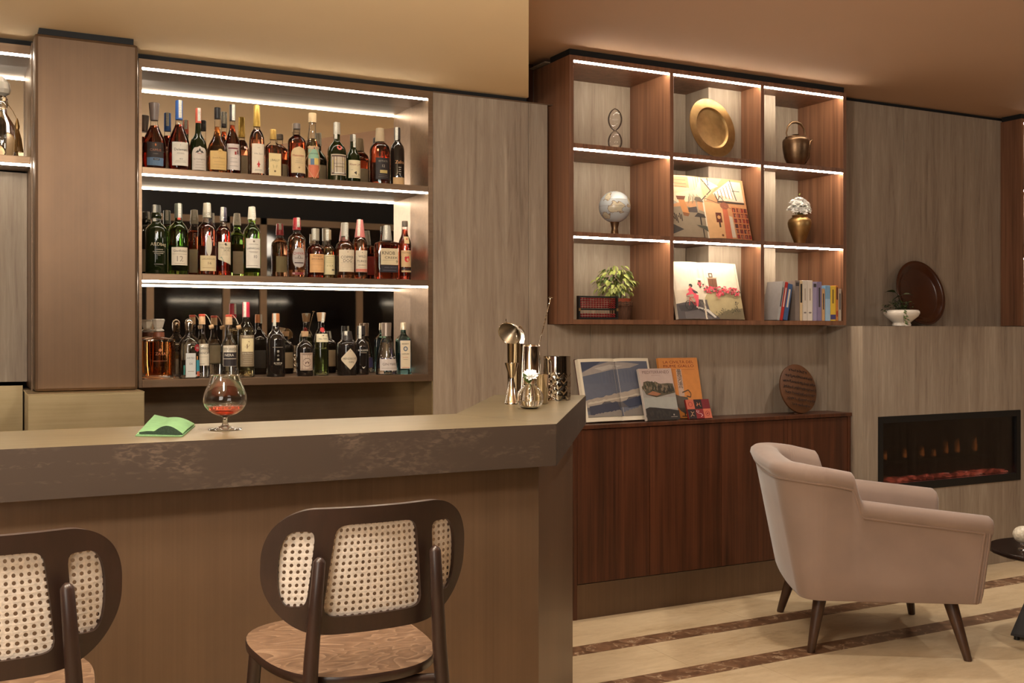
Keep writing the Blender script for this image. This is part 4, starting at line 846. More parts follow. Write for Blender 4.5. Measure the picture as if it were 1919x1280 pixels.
bottle('black gin bottle with white block lettering and pale cap seal', 677, 30, 611, 4.372, z3, BUL, 'black', (.82, 1, .50, .48, CAPM((34, 30, 30))), None,
       [('t', 'BULLDOG', 0, .50, 1.7, WHI, .07), ('r', 0, .45, 1.2, .012, GRY), ('p', [(-.3, .17), (0, .15), (.3, .17), (.1, .13), (-.1, .13)], (200, 196, 186))], strip=.74, back=(.1, .4, .6, (150, 146, 140)), group=g3)
bottle('conical clear gin bottle with tall silver cap and white leaf print', 724.5, 42, 605, 4.335, z3, MAR, 'clear', (.74, 1, .40, .46, CAPM((176, 160, 146), .28, .7)), (.08, .30, .96, (196, 186, 178)),
       [('t', 'GIN MARE', .05, .55, 1.5, (90, 80, 76), .24), ('r', 0, .2, 1.6, .03, GRY)]+[('c', -.9+.12*i+.03*sin(i*5), 1.05+.12*sin(i*1.7)+.10*((i*3) % 4)*.5, .05, (206, 198, 190)) for i in range(16)], fill=.62, back=(.1, .3, .7, (90, 90, 150)), group=g3)
bottle('square sky blue gin bottle with cream portrait label', 756.3, 26.7, 605, 4.345, z3, BOM, 'blue', (.86, 1, .42, .40, CAPM((210, 196, 170), .3, .4)), (.10, .66, .80, (70, 84, 110)),
       [('r', 0, .5, 1.86, .97, (222, 206, 176)), ('t', 'BOMBAY', 0, .87, 1.3, INK_, .06), ('c', 0, .70, .42, (90, 104, 120)), ('c', 0, .70, .24, (206, 196, 176)), ('t', 'SAPPHIRE', 0, .52, 1.4, INK_, .06), ('r', 0, .40, 1.0, .01, (190, 80, 60)), ('r', 0, .33, .8, .01, GRY), ('r', 0, .05, 1.4, .012, (190, 80, 60))], squash=.85, back=bk, group=g3)
# gilded decanter in the left niche
gd = thing('gilded_decanter', 'gilded crystal decanter with tassel in the niche left of the pillar', 'bottle', (xat(2, 4.34), 4.34, lz+.0006))
MB().lathe([(0, .045), (.01, .05), (.08, .05), (.12, .046), (.16, .022), (.20, .018), (.215, .024), (.225, .018)], 24).build('glass', M['crystal'], gd, smooth=True)
MB().lathe([(.225, .012), (.235, .03), (.25, .034), (.275, .03), (.295, .012), (.30, .004)], 10).build('stopper', M['frost'], gd)
gt = MB()
for i in range(22):
    a = 2*pi*i/22; gt.tube([(.052+.004*cos(a), -.02+.004*sin(a), .115), (.058+.010*cos(a), -.02+.010*sin(a), .07), (.060+.015*cos(a), -.02+.015*sin(a), .02)], .0013, 5)
tl = MB().lathe([(.10, .006), (.115, .009), (.13, .006), (.145, .002)], 12, mat=Matrix.Translation((.054, -.02, 0))).tube([(.02, -.01, .20), (.04, -.02, .17), (.054, -.02, .14)], .0012, 6).build('tassel', M['brass'], gd, smooth=True)
o = gt.build('tassel_fringe', M['brass'], tl); o['kind'] = 'stuff'

# ------------------------------------------------------------------ things on the bar counter
def onbar(px, py): return onz(px, py, HB)
EPS = .0006
p = onbar(422.5, 805.5)
sn = thing('brandy_snifter', 'brandy glass holding a little red liquor on the bar counter', 'glass', (p.x, p.y, HB+EPS))
MB().lathe([(0, .0365), (.0015, .0365), (.005, .018), (.010, .008), (.018, .0052), (.024, .0045), (.028, .006)], 40).build('foot', M['crystal'], sn, smooth=True)
bp = [(.028, .004), (.031, .014), (.036, .026), (.044, .038), (.054, .0455), (.064, .048), (.075, .0475), (.088, .0435), (.102, .0375), (.116, .0325), (.122, .031)]
MB().lathe([(a, b_) for a, b_ in bp]+[(a, b_-.0013) for a, b_ in reversed(bp[1:])]+[(.030, .001)], 48).build('bowl', M['thin_glass'], sn, smooth=True, ang=60)
MB().lathe([(.0305, .003), (.033, .015), (.037, .0255), (.045, .0370), (.053, .0432), (.0535, .0425)], 48).build('liquor', gmat('rose2') if 'rose2' in GL else liquid('snifter_liquor', (.80, .12, .07)), sn, smooth=True, ang=60)
MB().tube([(.0309*cos(2*pi*i/40), .0309*sin(2*pi*i/40), .122) for i in range(40)], .0009, 6, closed=True).build('rim', M['crystal'], sn, smooth=True)

# folded green cloth
cl = [onbar(254, 818), onbar(342, 819), onbar(366, 799), onbar(286, 783.5)]
cc = sum(cl, Vector())/4
nap = thing('folded_cloth', 'green microfibre cloth folded on the bar counter', 'cloth', (cc.x, cc.y, HB+EPS))
Q = [q-cc for q in cl]
def bil(u, v): return (Q[0]*(1-u)+Q[1]*u)*(1-v)+(Q[3]*(1-u)+Q[2]*u)*v
def cloth(hf, name, m, t=.0018, u0=0, u1=1, v0=0, v1=1):
    top = [[bil(u0+(u1-u0)*i/20, v0+(v1-v0)*j/12)+Vector((0, 0, hf(i/20, j/12)+t)) for i in range(21)] for j in range(13)]
    bot = [[Vector(q)-Vector((0, 0, t)) for q in r] for r in top]
    g = MB(); g.grid(top); g.grid([list(reversed(r)) for r in bot])
    edge = lambda g_: [g_[0][i] for i in range(20)]+[g_[j][20] for j in range(12)]+[g_[12][i] for i in range(20, 0, -1)]+[g_[j][0] for j in range(12, 0, -1)]
    g.grid([edge(bot), edge(top)], wrap=True)
    return g.build(name, m, nap, smooth=True, ang=50)
M['cloth'] = base('green_cloth', (98, 136, 90), .9, var=.1, vs=(60, 60, 60), bump=.3)
M['cloth_edge'] = base('cloth_stitching', (26, 44, 30), .9, var=.4, vs=(300, 300, 300))
cloth(lambda u, v: 0, 'under_layer', M['cloth'])
wave = lambda u, v: .004+.017*(max(0, sin(pi*min(1, (u-.35)/.65))) if u > .35 else 0)*(1-v*.6)+.004*v*(1-u)+.003*sin(u*6+v*3)*(1-v)
cloth(wave, 'top_fold', M['cloth'], u0=.06, u1=.99, v0=.06, v1=.99)
def rim(hf, u0, u1, v, z0, z1):
    g = MB(); g.grid([[bil(u0+(u1-u0)*i/30, v)+Vector((0, -.0006, z0(i/30))) for i in range(31)], [bil(u0+(u1-u0)*i/30, v)+Vector((0, -.0006, z1(i/30))) for i in range(31)]])
    return g.build('stitched_edge', M['cloth_edge'], nap)
rim(None, .06, .99, .055, lambda u: .0025, lambda u: wave(u, 0)+.0022)
g = MB()
for i in range(26):
    a = bil(.03+.92*i/26, .02); b_ = bil(.03+.92*(i+.55)/26, .02); g.tube([a+Vector((0, 0, .0022)), b_+Vector((0, 0, .0022))], .0006, 5)
g.build('stitching', M['cloth_edge'], nap)['kind'] = 'stuff'

def lay(px, py, name, label, cat): 
    q = onbar(px, py); return thing(name, label, cat, (q.x, q.y, HB+EPS)), dep(px, q.y)/FPX
j, k_ = lay(959.5, 757, 'jigger', 'tall steel double jigger beside the flower vase', 'jigger')
MB().lathe([(0, 14*k_), (2*k_, 14*k_), (3*k_, 13*k_), (46*k_, 4.6*k_), (48*k_, 4.2*k_), (50*k_, 4.6*k_), (75*k_, 13*k_), (76.5*k_, 13.4*k_), (76*k_, 12*k_), (54*k_, 4*k_)], 36).build('jigger_body', M['chrome'], j, smooth=True, ang=50)
j, k_ = lay(967, 749, 'mixing_tin', 'tall steel tin holding the strainers behind the jigger', 'tin')
tin = j
MB().lathe([(0, 14*k_), (2*k_, 15*k_), (104*k_, 16*k_), (105*k_, 16.6*k_), (104*k_, 15*k_), (90*k_, 14*k_)], 36).build('tin_body', M['chrome'], j, smooth=True, ang=50)
# conical strainer lying in the tin
cs = thing('cone_strainer', 'fine mesh cone strainer resting in the steel tin', 'strainer', (tin.location.x, tin.location.y, HB+EPS+106*k_))
rt_ = Matrix.Translation((-.022, 0, .030)) @ Matrix.Rotation(radians(33), 4, 'Z') @ Matrix.Rotation(radians(62), 4, 'Y') 
R_ = 23*k_
MB().lathe([(0, R_), (.010, R_*.86), (.030, R_*.5), (.052, R_*.08), (.054, .0005)], 32, mat=rt_, open_=True).build('mesh_cone', None or base('fine_mesh', (150, 136, 116), .35, .9, var=.5, vs=(900, 900, 900)), cs, smooth=True, ang=80)
MB().tube([rt_ @ Vector((R_*cos(2*pi*i/32), R_*sin(2*pi*i/32), -.001)) for i in range(32)], .0016, 8, closed=True).build('rim', M['chrome'], cs, smooth=True, ang=80)
MB().tube([rt_ @ Vector((-R_, 0, 0)), rt_ @ Vector((-R_-.008, 0, -.002)), rt_ @ Vector((-R_-.013, 0, .001))], .0014, 6).build('hook', M['chrome'], cs, smooth=True)
hs_ = thing('coil_strainer', 'round coil edged cocktail strainer standing behind the cone strainer', 'strainer', (tin.location.x+.022, tin.location.y+.02, HB+EPS+106*k_))
rt2 = Matrix.Translation((.006, .0, .022)) @ Matrix.Rotation(radians(38), 4, 'Z') @ Matrix.Rotation(radians(82), 4, 'X')
MB().lathe([(0, .030), (.001, .030)], 32, mat=rt2).build('plate', M['chrome'], hs_)
co = []
for i in range(560):
    a = 2*pi*i/560*.78-.6; b_ = 2*pi*i/10
    co.append(rt2 @ Vector(((.031+.003*cos(b_))*cos(a), (.031+.003*cos(b_))*sin(a), .003*sin(b_))))
MB().tube(co, .0006, 4).build('coil_spring', M['chrome'], hs_, smooth=True)
# shaker tin upside down
j, k_ = lay(996, 752, 'shaker_tin', 'polished steel shaker tin standing upside down behind the vase', 'tin')
MB().lathe([(0, 22.5*k_), (1.5*k_, 23*k_), (3*k_, 22*k_), (102*k_, 16.6*k_), (105*k_, 16*k_), (106*k_, 14.5*k_)], 40).build('tin_body', M['chrome'], j, smooth=True, ang=50)
# bar spoon
q = onbar(1000, 748)
spn = thing('bar_spoon', 'twisted bar spoon leaning out of the steel cups', 'spoon', (q.x, q.y+.07, HB+EPS))
d_ = dep(1000, q.y+.07)/FPX
z_lo, z_hi = .02, at(1032, 560, q.y+.07).z-HB
x_hi = xat(1032, q.y+.07)-q.x; x_lo = xat(990, q.y+.07)-q.x
pts = []; pts2 = []
for i in range(90):
    t_ = i/89; c_ = Vector((x_lo+(x_hi-x_lo)*t_, 0, z_lo+(z_hi-z_lo)*t_)); a = i*.9
    pts.append(c_+Vector((cos(a), sin(a), 0))*.0011); pts2.append(c_-Vector((cos(a), sin(a), 0))*.0011)
MB().tube(pts, .0011, 5).tube(pts2, .0011, 5).build('twisted_stem', M['chrome'], spn, smooth=True)
MB().lathe([(0, .002), (.002, .008), (.004, .009), (.006, .003)], 16, mat=Matrix.Translation((x_hi, 0, z_hi))).build('end_disc', M['chrome'], spn, smooth=True)
MB().lathe([(-.008, .001), (0, .012), (.006, .008), (.009, .001)], 16, mat=Matrix.Translation((x_lo, 0, .009))).build('bowl', M['chrome'], spn, smooth=True)
spn.location.z = HB+EPS
# small cup behind the vase
j, k_ = lay(1015, 757, 'steel_cup', 'small steel cup behind the flower vase', 'cup')
MB().lathe([(0, 11*k_), (1*k_, 12*k_), (54*k_, 14*k_), (55*k_, 14.6*k_), (54*k_, 13*k_), (30*k_, 11*k_)], 32).build('cup_body', M['chrome'], j, smooth=True, ang=50)

# mixing jug with diamond relief
j, k_ = lay(1044, 750, 'mixing_jug', 'steel mixing jug with diamond relief and pouring lip', 'jug')
mj = j; Rm = 26*k_; Hm = 82*k_
rows_ = []
NS, NR = 96, 40
for r in range(NR+1):
    z_ = Hm*r/NR; row = []
    for s_ in range(NS):
        a = 2*pi*s_/NS; rr_ = Rm*(.985+.015*sin(pi*r/NR))
        if .02 < r/NR < .62:
            u_ = (a/(2*pi)*8); v_ = r/NR/.62*2.6
            f1 = abs((u_+v_) % 1-.5); f2 = abs((u_-v_) % 1-.5)
            rr_ -= .0018*max(0, 1-min(f1, f2)*9)
            rr_ += .0016*(min(f1, f2))
        if r/NR > .86:
            w_ = ((a-pi*1.08+pi) % (2*pi))-pi; rr_ += .010*math.exp(-(w_/.20)**2)*(r/NR-.86)/.14
        row.append((rr_*cos(a), rr_*sin(a), z_))
    rows_.append(row)
inn = [[(p_[0]*.955, p_[1]*.955, p_[2]) for p_ in rows_[-1]], [(Rm*.93*cos(2*pi*s_/NS), Rm*.93*sin(2*pi*s_/NS), .006) for s_ in range(NS)]]
g = MB(); g.grid(rows_+inn, wrap=True); g.add([q_ for q_ in rows_[0]], [tuple(reversed(range(NS)))]); g.add(inn[1], [tuple(range(NS))])
g.build('jug_body', M['chrome'], mj, smooth=True, ang=60)
# bud vase
j, k_ = lay(993.5, 766, 'bud_vase', 'round clear glass bud vase with water', 'vase')
vs_ = j; Rv = 26*k_
pr_ = [(a*Rv, b_*Rv) for a, b_ in ((0, .5), (.06, .62), (.2, .80), (.42, .95), (.72, 1.0), (1.02, .96), (1.3, .80), (1.5, .60), (1.64, .46), (1.72, .42), (1.76, .44))]
MB().lathe(pr_+[(a-.0006, max(b_-.0018, .001)) for a, b_ in reversed(pr_[1:])]+[(.002, .3*Rv)], 40).build('glass', M['thin_glass'], vs_, smooth=True, ang=70)
MB().lathe([(.003, .46*Rv)]+[(a, b_*.93) for a, b_ in pr_ if .003 < a < .55*Rv]+[(.56*Rv, .86*Rv)], 40).build('water', liquid('water', (.97, .97, .95)), vs_, smooth=True, ang=60)
# flower
def flower_head(mb, c, r, n=5, rnd=None, tilt=(0, 0), h=.5):
    """chrysanthemum: rings of strap petals"""
    rnd = rnd or random.Random(1); c = Vector(c)
    up = Vector((tilt[0], tilt[1], 1)).normalized(); X_ = up.orthogonal().normalized(); Y_ = up.cross(X_)
    for ring in range(n):
        el = radians(8+ring*72/n); k2 = 18-2*ring; L_ = r*(1-.10*ring)
        for i in range(k2):
            a = 2*pi*i/k2+ring*.37+rnd.uniform(-.1, .1)
            o_ = X_*cos(a)+Y_*sin(a); s_ = -X_*sin(a)+Y_*cos(a); e_ = el+rnd.uniform(-.12, .12)
            dirv = o_*cos(e_)+up*sin(e_); nn = up*cos(e_)-o_*sin(e_); w_ = r*.13
            p0 = c+o_*r*.08; p1 = p0+dirv*L_*.55+nn*L_*.06; p2 = p0+dirv*L_*.92+nn*L_*.14
            mb.add([p0-s_*w_*.4, p0+s_*w_*.4, p1-s_*w_, p1+s_*w_, p2-s_*w_*.5, p2+s_*w_*.5], [(0, 1, 3, 2), (2, 3, 5, 4)])
def leaf_mesh(L_, W_, curl=.25, seg=6):
    """pointed leaf along +x, folded on its midrib"""
    mb = MB(); rws = []
    for i in range(seg+1):
        t_ = i/seg; w_ = W_*sin(pi*min(1, t_*1.02+.02))**.8*(1-.25*t_); z_ = -curl*L_*t_*t_
        rws.append([(t_*L_, -w_/2, z_+w_*.18), (t_*L_, 0, z_), (t_*L_, w_/2, z_+w_*.18)])
    return mb.grid(rws)
fl = thing('white_flower', 'white flower with one green leaf in the bud vase', 'flower', tuple(vs_.location+Vector((0, 0, .004))))
zt_ = 2.25*Rv
MB().tube([(-.002, .001, .57*Rv+.002), (.001, 0, .05), (.001, 0, zt_-.004)], .0016, 8).build('stem', M['leaf'], fl, smooth=True)
g = MB(); flower_head(g, (.001, 0, zt_), .0235, 8, random.Random(4), tilt=(-.4, -.8)); g.build('flower_head', M['petal'], fl)
g = MB()
for i in range(7):
    a = 2*pi*i/7; lm = leaf_mesh(.020, .010, .2, 3); g.add(lm.v, lm.f, mat=Matrix.Translation((.001, 0, zt_-.020)) @ Matrix.Rotation(a, 4, 'Z') @ Matrix.Rotation(radians(-52), 4, 'Y'))
g.build('sepals', M['leaf'], fl, smooth=True)
lm = leaf_mesh(.044, .015, .1)
o = lm.build('leaf', M['leaf'], fl, smooth=True); o.location = (-.001, 0, zt_-.022); o.rotation_euler = (radians(60), radians(-50), radians(180+15))

# ------------------------------------------------------------------ bar stools
def make_stool(loc, rot, label):
    t = thing('bar_stool', label, 'stool', loc, (0, 0, rot), 'cane back bar stools at the counter')
    zs = .71
    # local frame: x right, y towards the bar, origin under the back rest
    RB = .36
    def warp(u, v):
        a = abs(u); sl = -.13*u/.09*(v-.5)*.225 if a < .09 else -.13*(u/a)*(v-.5)*.225*max(0, 1-(a-.09)/.09)
        return u+sl
    ZB, HBk = .772, .226
    def bend(u, v, off=0):
        u_ = warp(u, v); a = u_/RB; r = RB+off
        z_ = ZB+v*HBk; tilt = -.10*(z_-ZB)
        return (r*sin(a), (RB-r*cos(a))+tilt, z_)
    def top(u): x = min(1, max(0, (abs(u)-.115)/.082)); return 1-.40*(1-sqrt(1-x*x))
    def bot(u): x = min(1, max(0, (abs(u)-.06)/.137)); return .02+.50*(1-sqrt(1-x*x))
    def clampf(u):
        a, b_ = top(u), bot(u); m_ = .55
        if a < b_: return m_, m_
        return a, b_
    holes = [(-.168, -.113, .25, .83), (-.083, .083, .155, .87), (.113, .168, .25, .83)]
    def hole(h, u):
        u0, u1, v0, v1 = h; c_ = (u0+u1)/2; hw_ = (u1-u0)/2; x = min(1, abs(u-c_)/hw_)
        e = 9 if hw_ > .05 else (2.4 if abs(u) > abs(c_) else 7)
        f = (1-x**e)**(1/e); m_ = (v0+v1)/2
        return m_-(m_-v0)*f, m_+(v1-m_)*f
    us = []
    W_ = .197
    marks = [-W_, -.168, -.113, -.083, .083, .113, .168, W_]
    for a, b_ in zip(marks, marks[1:]):
        n = 16 if b_-a < .06 else 24
        for i in range(n):
            x = i/n; x = .5-.5*cos(pi*x); us.append(a+(b_-a)*x)
    us.append(W_)
    thk = .0075
    def strip(fn, name):
        pass
    g = MB()
    def addstrip(ulist, lo, hi, nv=3):
        # front skin, back skin, and both edges
        fr = [[bend(u_, lo(u_)+(hi(u_)-lo(u_))*k/nv, -thk) for u_ in ulist] for k in range(nv+1)]
        bk_ = [[bend(u_, lo(u_)+(hi(u_)-lo(u_))*k/nv, thk) for u_ in ulist] for k in range(nv+1)]
        g.grid(fr); g.grid([list(reversed(r)) for r in bk_])
        g.grid([bk_[0], fr[0]]); g.grid([fr[-1], bk_[-1]])
    O_t = lambda u_: clampf(u_)[0]; O_b = lambda u_: clampf(u_)[1]
    for h in holes:
        ul = [u_ for u_ in us if h[0]-1e-6 <= u_ <= h[1]+1e-6]
        addstrip(ul, O_b, lambda u_: hole(h, u_)[0]); addstrip(ul, lambda u_: hole(h, u_)[1], O_t)
    for s_ in (-1, 1):
        lo_, hi_ = bot(W_), top(W_); g.grid([[bend(s_*W_, lo_, -thk), bend(s_*W_, hi_, -thk)], [bend(s_*W_, lo_, thk), bend(s_*W_, hi_, thk)]])
    for a, b_ in ((-W_, -.168), (-.113, -.083), (.083, .113), (.168, W_)):
        ul = [u_ for u_ in us if a-1e-6 <= u_ <= b_+1e-6]
        mid = {-W_: .54, -.113: .52, .083: .52, .168: .54}[a]
        addstrip(ul, O_b, lambda u_: min(max(.54, O_b(u_)), O_t(u_))); addstrip(ul, lambda u_: min(max(.54, O_b(u_)), O_t(u_)), O_t)
    g.build('back_frame', M['stool_wood'], t, smooth=True, ang=50)
    # cane panels: woven sheet with real eyelets
    P_ = .0117
    for hi_, h in enumerate(holes):
        c = MB(); u0, u1, v0, v1 = h
        nu = int((u1-u0+.008)/P_)+1; nv = int(((v1-v0)*HBk+.008)/P_)+1
        cu = (u0+u1)/2; cv = (v0+v1)/2
        for i in range(nu):
            for j_ in range(nv):
                uc = cu+(i-(nu-1)/2)*P_; vc = cv+(j_-(nv-1)/2)*P_/HBk
                # skip the cells that would stick out of the rounded corners of the frame
                x = min(1, abs(uc-cu)/((u1-u0)/2+.012)); 
                lo_, hi2 = hole(h, max(u0+.006, min(u1-.006, uc)))
                if vc < lo_-.05 or vc > hi2+.05: continue
                q = []; e = []
                for k in range(12):
                    a = 2*pi*k/12+pi/12; q.append(bend(uc+.0031*cos(a), vc+.0033*sin(a)/HBk, 0)); m_ = max(abs(cos(a)), abs(sin(a)))
                    e.append(bend(uc+P_/2*cos(a)/m_, vc+P_/2*sin(a)/m_/HBk, .0002*((k+1)//3 % 2)))
                c.add(q+e, [(k, (k+1) % 12, 12+(k+1) % 12, 12+k) for k in range(12)])
        c.build('cane_panel', M['cane'], t)
    # posts
    for s_ in (-1, 1):
        top_ = Vector((s_*.106, -.028, .915)); mid_ = Vector((s_*.118, -.020, .74)); low_ = Vector((s_*.165, -.055, .004))
        MB().tube([top_+Vector((0, .001, .004)), top_+Vector((0, 0, .001)), top_-Vector((0, 0, .004)), top_*.5+mid_*.5, mid_, low_*.5+mid_*.5, low_], [.003, .007, .0105, .0115, .013, .014, .011], 16).build('rear_leg', M['stool_wood'], t, smooth=True, ang=60)
        f0 = Vector((s_*.125, .33, zs-.03)); f1 = Vector((s_*.165, .40, .004))
        MB().tube([f0, f0*.5+f1*.5, f1], [.013, .014, .011], 14).build('front_leg', M['stool_wood'], t, smooth=True, ang=60)
    for y_, s0, s1 in ((-.04, -.155, .155), (.38, -.158, .158)):
        MB().tube([(s0, y_, .22), (s1, y_, .22)], .009, 12).build('foot_rail', M['stool_wood'], t, smooth=True)
    for s_ in (-1, 1): MB().tube([(s_*.157, -.045, .26), (s_*.16, .385, .26)], .009, 12).build('foot_rail', M['stool_wood'], t, smooth=True)
    # seat: shield outline, dished, pale worn top over a dark edge
    out = []
    NN = 56
    for i in range(NN):
        a = 2*pi*i/NN; c_, s_ = cos(a), sin(a); e = 2.7
        k = (abs(c_)**e+abs(s_)**e)**(-1/e)
        y_ = .175+.205*s_*k; w_ = .162+.012*(y_-.175)/.2
        out.append((w_*c_*k, y_))
    g = MB(); rws = []
    for f_ in (.0, .35, .7, .93, 1.0):
        rws.append([(x*f_, .175+(y-.175)*f_, zs-.006*(1-f_**2)-(.0015 if f_ == 1 else 0)) for x, y in out])
    g.grid(rws, wrap=True)
    g.build('seat_top', M['seat_ply'], t, smooth=True)
    g = MB(); rws = [[(x*f_, .175+(y-.175)*f_, z_) for x, y in out] for f_, z_ in ((1.0, zs-.0015), (1.008, zs-.005), (1.004, zs-.017), (.97, zs-.021), (0.01, zs-.021))]
    g.grid(rws, wrap=True); g.build('seat_edge', M['stool_wood'], t, smooth=True, ang=60)
    MB().tube([(-.118, -.012, zs-.035), (-.06, -.004, zs-.032), (.06, -.004, zs-.032), (.118, -.012, zs-.035)], .011, 12).build('rear_rail', M['stool_wood'], t, smooth=True)
    return t
make_stool((.636, 1.765, 0), radians(0), 'dark wood bar stool with cane back, whole back in view at the counter')
make_stool((.030, 1.765, 0), radians(-1), 'dark wood bar stool with cane back cut off by the picture edge')

# ------------------------------------------------------------------ library contents
F1, F2, F3 = 1.3566+EPS, 1.753+EPS, 2.1535+EPS
# hourglass
Y_ = 4.26; d_ = dep(1153, Y_)/FPX
hg = thing('hourglass', 'clear glass hourglass in the upper niche nearest the bar', 'hourglass', (xat(1153, Y_), Y_, F3))
Hh = at(1153, 203, Y_).z-F3; r_ = 13.5*d_
pf = [(0, .55*r_), (.004, .6*r_)]
for i in range(1, 24):
    t_ = i/24; z_ = t_*Hh
    b = abs(sin(2*pi*t_)) if abs(t_-.5) > .03 else .12
    x = (t_*2) % 1; b = max(.13, max(0, 1-(2*x-1)**2)**.62); pf.append((z_, r_*b))
pf += [(Hh, .08*r_)]
MB().lathe(pf, 32).build('glass_bulbs', M['clear'], hg, smooth=True)
MB().lathe([(.001, .5*r_), (.012, .62*r_), (.030, .45*r_), (.036, .02)], 24).build('sand', M['paper'], hg, smooth=True)
MB().lathe([(.47*Hh, .17*r_), (.5*Hh, .2*r_), (.53*Hh, .17*r_)], 20).build('glass_waist', M['crystal'], hg, smooth=True)
# globe
Y_ = 4.25; d_ = dep(1152.5, Y_)/FPX; zc = at(1152.5, 388, Y_).z; rg = 30*d_*.99
def globe_mat():
    m, nt, b = nm('globe_map'); N = nt.nodes.new; L = nt.links.new
    tc = N('ShaderNodeTexCoord'); nz = N('ShaderNodeTexNoise'); nz.inputs['Scale'].default_value = 15; nz.inputs['Detail'].default_value = 7; L(tc.outputs['Object'], nz.inputs['Vector'])
    rp = N('ShaderNodeValToRGB'); cr = rp.color_ramp; cr.elements.new(.53); cr.elements.new(.56)
    for e, (p_, c_) in zip(cr.elements, ((.52, (170, 176, 178)), (.54, (112, 88, 66)), (.555, (190, 178, 152)), (.75, (150, 150, 140)))): e.position = p_; e.color = (*lin(c_), 1)
    L(nz.outputs['Fac'], rp.inputs[0]); L(rp.outputs[0], b.inputs['Base Color']); pset(b, Roughness=.25); return m
gl = thing('globe', 'small antique style globe on a short stand', 'globe', (xat(1152.5, Y_), Y_, F2))
MB().lathe([(zc-F2+rg*cos(a), rg*sin(a)) for a in [pi-pi*i/28 for i in range(29)]], 48).build('sphere', globe_mat(), gl, smooth=True)
hb = zc-F2-rg
MB().lathe([(0, .030), (.004, .030), (.010, .020), (hb*.6, .015), (hb+.004, .022), (hb+.012, .027), (hb+.012, .02)], 28).build('stand', M['brass_dark'], gl, smooth=True, ang=50)
g = MB(); 
for lat in (0, .42, -.42): g.tube([((rg*cos(lat)+.0002)*cos(2*pi*i/48), (rg*cos(lat)+.0002)*sin(2*pi*i/48), zc-F2+rg*sin(lat)) for i in range(48)], .0005, 4, closed=True)
g.build('latitude_lines', ink((120, 96, 72)), gl)
# abacus
Y_ = 4.135; xa, xb = xat(1083, Y_), xat(1157, Y_); W_ = xb-xa; Ha = at(1120, 555, Y_).z-F1
ab = thing('abacus', 'dark wooden abacus with red beads in front of the potted plant', 'abacus', ((xa+xb)/2, Y_, F1))
h_ = W_/2; bm_ = Ha*.40; rf = .007
MB().box(-h_, h_, -.010, .010, 0, rf*1.3).box(-h_, h_, -.010, .010, Ha-rf, Ha).box(-h_, -h_+rf*1.2, -.010, .010, rf*1.3, Ha-rf).box(h_-rf*1.2, h_, -.010, .010, rf*1.3, Ha-rf).build('frame', M['black_metal'], ab, bevel=.0008)
MB().box(-h_+.008, h_-.008, -.008, .008, bm_, bm_+.007).build('divider_bar', M['black_metal'], ab)
rods = MB(); beads = MB()
for i in range(13):
    x = -h_+.018+(W_-.036)*i/12
    rods.tube([(x, 0, .008), (x, 0, Ha-.006)], .0009, 6)
    for z_ in [bm_+.013+.0098*k for k in range(5)]+[.0135, .0235]:
        beads.lathe([(-.0045, .002), (-.001, .0078), (.001, .0078), (.0045, .002)], 8, mat=Matrix.Translation((x, 0, z_)))
rods.build('rods', CAPM((190, 160, 120), .5), ab)['kind'] = 'stuff'; beads.build('beads', base('red_beads', (132, 26, 34), .3), ab, smooth=True)['kind'] = 'stuff'
for s_ in (-1, 1): box('brass_corner', s_*h_-(.010 if s_ > 0 else 0), s_*h_+(.010 if s_ < 0 else 0), -.0108, -.0100, Ha*.36, Ha*.48, M['brass'], ab)
# potted ficus
Y_ = 4.30; px_ = 1163
pl = thing('potted_ficus', 'bushy variegated plant in a red pot and woven basket behind the abacus', 'plant', (xat(px_, Y_), Y_, F1))
MB().lathe([(0, .042), (.004, .045), (.075, .056), (.080, .056), (.078, .048), (.02, .04)], 28).build('basket', M['basket'], pl, smooth=True, ang=50)
g = MB()
for z_ in (.070, .077, .084): g.tube([(.057*cos(a), .057*sin(a), z_+.002*sin(a*14)) for a in [2*pi*i/56 for i in range(56)]], .0035, 6, closed=True)
g.build('basket_braid', M['basket'], pl, smooth=True)
MB().lathe([(.02, .040), (.098, .050), (.104, .052), (.104, .046), (.09, .045)], 28).build('pot', M['terracotta'], pl, smooth=True, ang=50)
MB().lathe([(.088, .045), (.094, .001)], 20).build('soil', M['soil'], pl)
rnd = random.Random(11); cz_ = at(px_, 528, Y_).z-F1; rr_ = 47*dep(px_, Y_)/FPX; cxo = xat(1153, Y_)-xat(px_, Y_)
lmesh = leaf_mesh(.029, .017, .3).mesh('leaf', M['leaf_light'], True); lmesh2 = leaf_mesh(.030, .014, .5).mesh('leaf', M['leaf'], True)
g = MB()
for i in range(9):
    a = i*2.4; g.tube([(0, 0, .09), (cxo*.5+.02*cos(a), .02*sin(a), .13), (cxo+.5*rr_*cos(a), .4*rr_*sin(a), cz_+rnd.uniform(-.2, .5)*rr_)], .0014, 5)
g.build('stems', M['leaf_dark'], pl, smooth=True)
for i in range(270):
    u_ = rnd.uniform(-.95, 1); a = rnd.uniform(0, 2*pi); s_ = sqrt(1-u_*u_); rad = rr_*rnd.uniform(.5, .86)
    pos = Vector((cxo+rad*s_*cos(a), max(-.12, min(.10, rad*s_*sin(a)*.85)), cz_+rad*u_*.80))
    o = bpy.data.objects.new('leaf', lmesh if rnd.random() < .75 else lmesh2); C.objects.link(o); o.parent = pl; o.location = pos
    dv = Vector((s_*cos(a), s_*sin(a), u_*.3-.45)).normalized()
    o.rotation_euler = (dv.to_track_quat('X', 'Z').to_matrix().to_4x4() @ Matrix.Rotation(rnd.uniform(-.5, .5), 4, 'X')).to_euler()
    k = rnd.uniform(.75, 1.15); o.scale = (k, k, k)
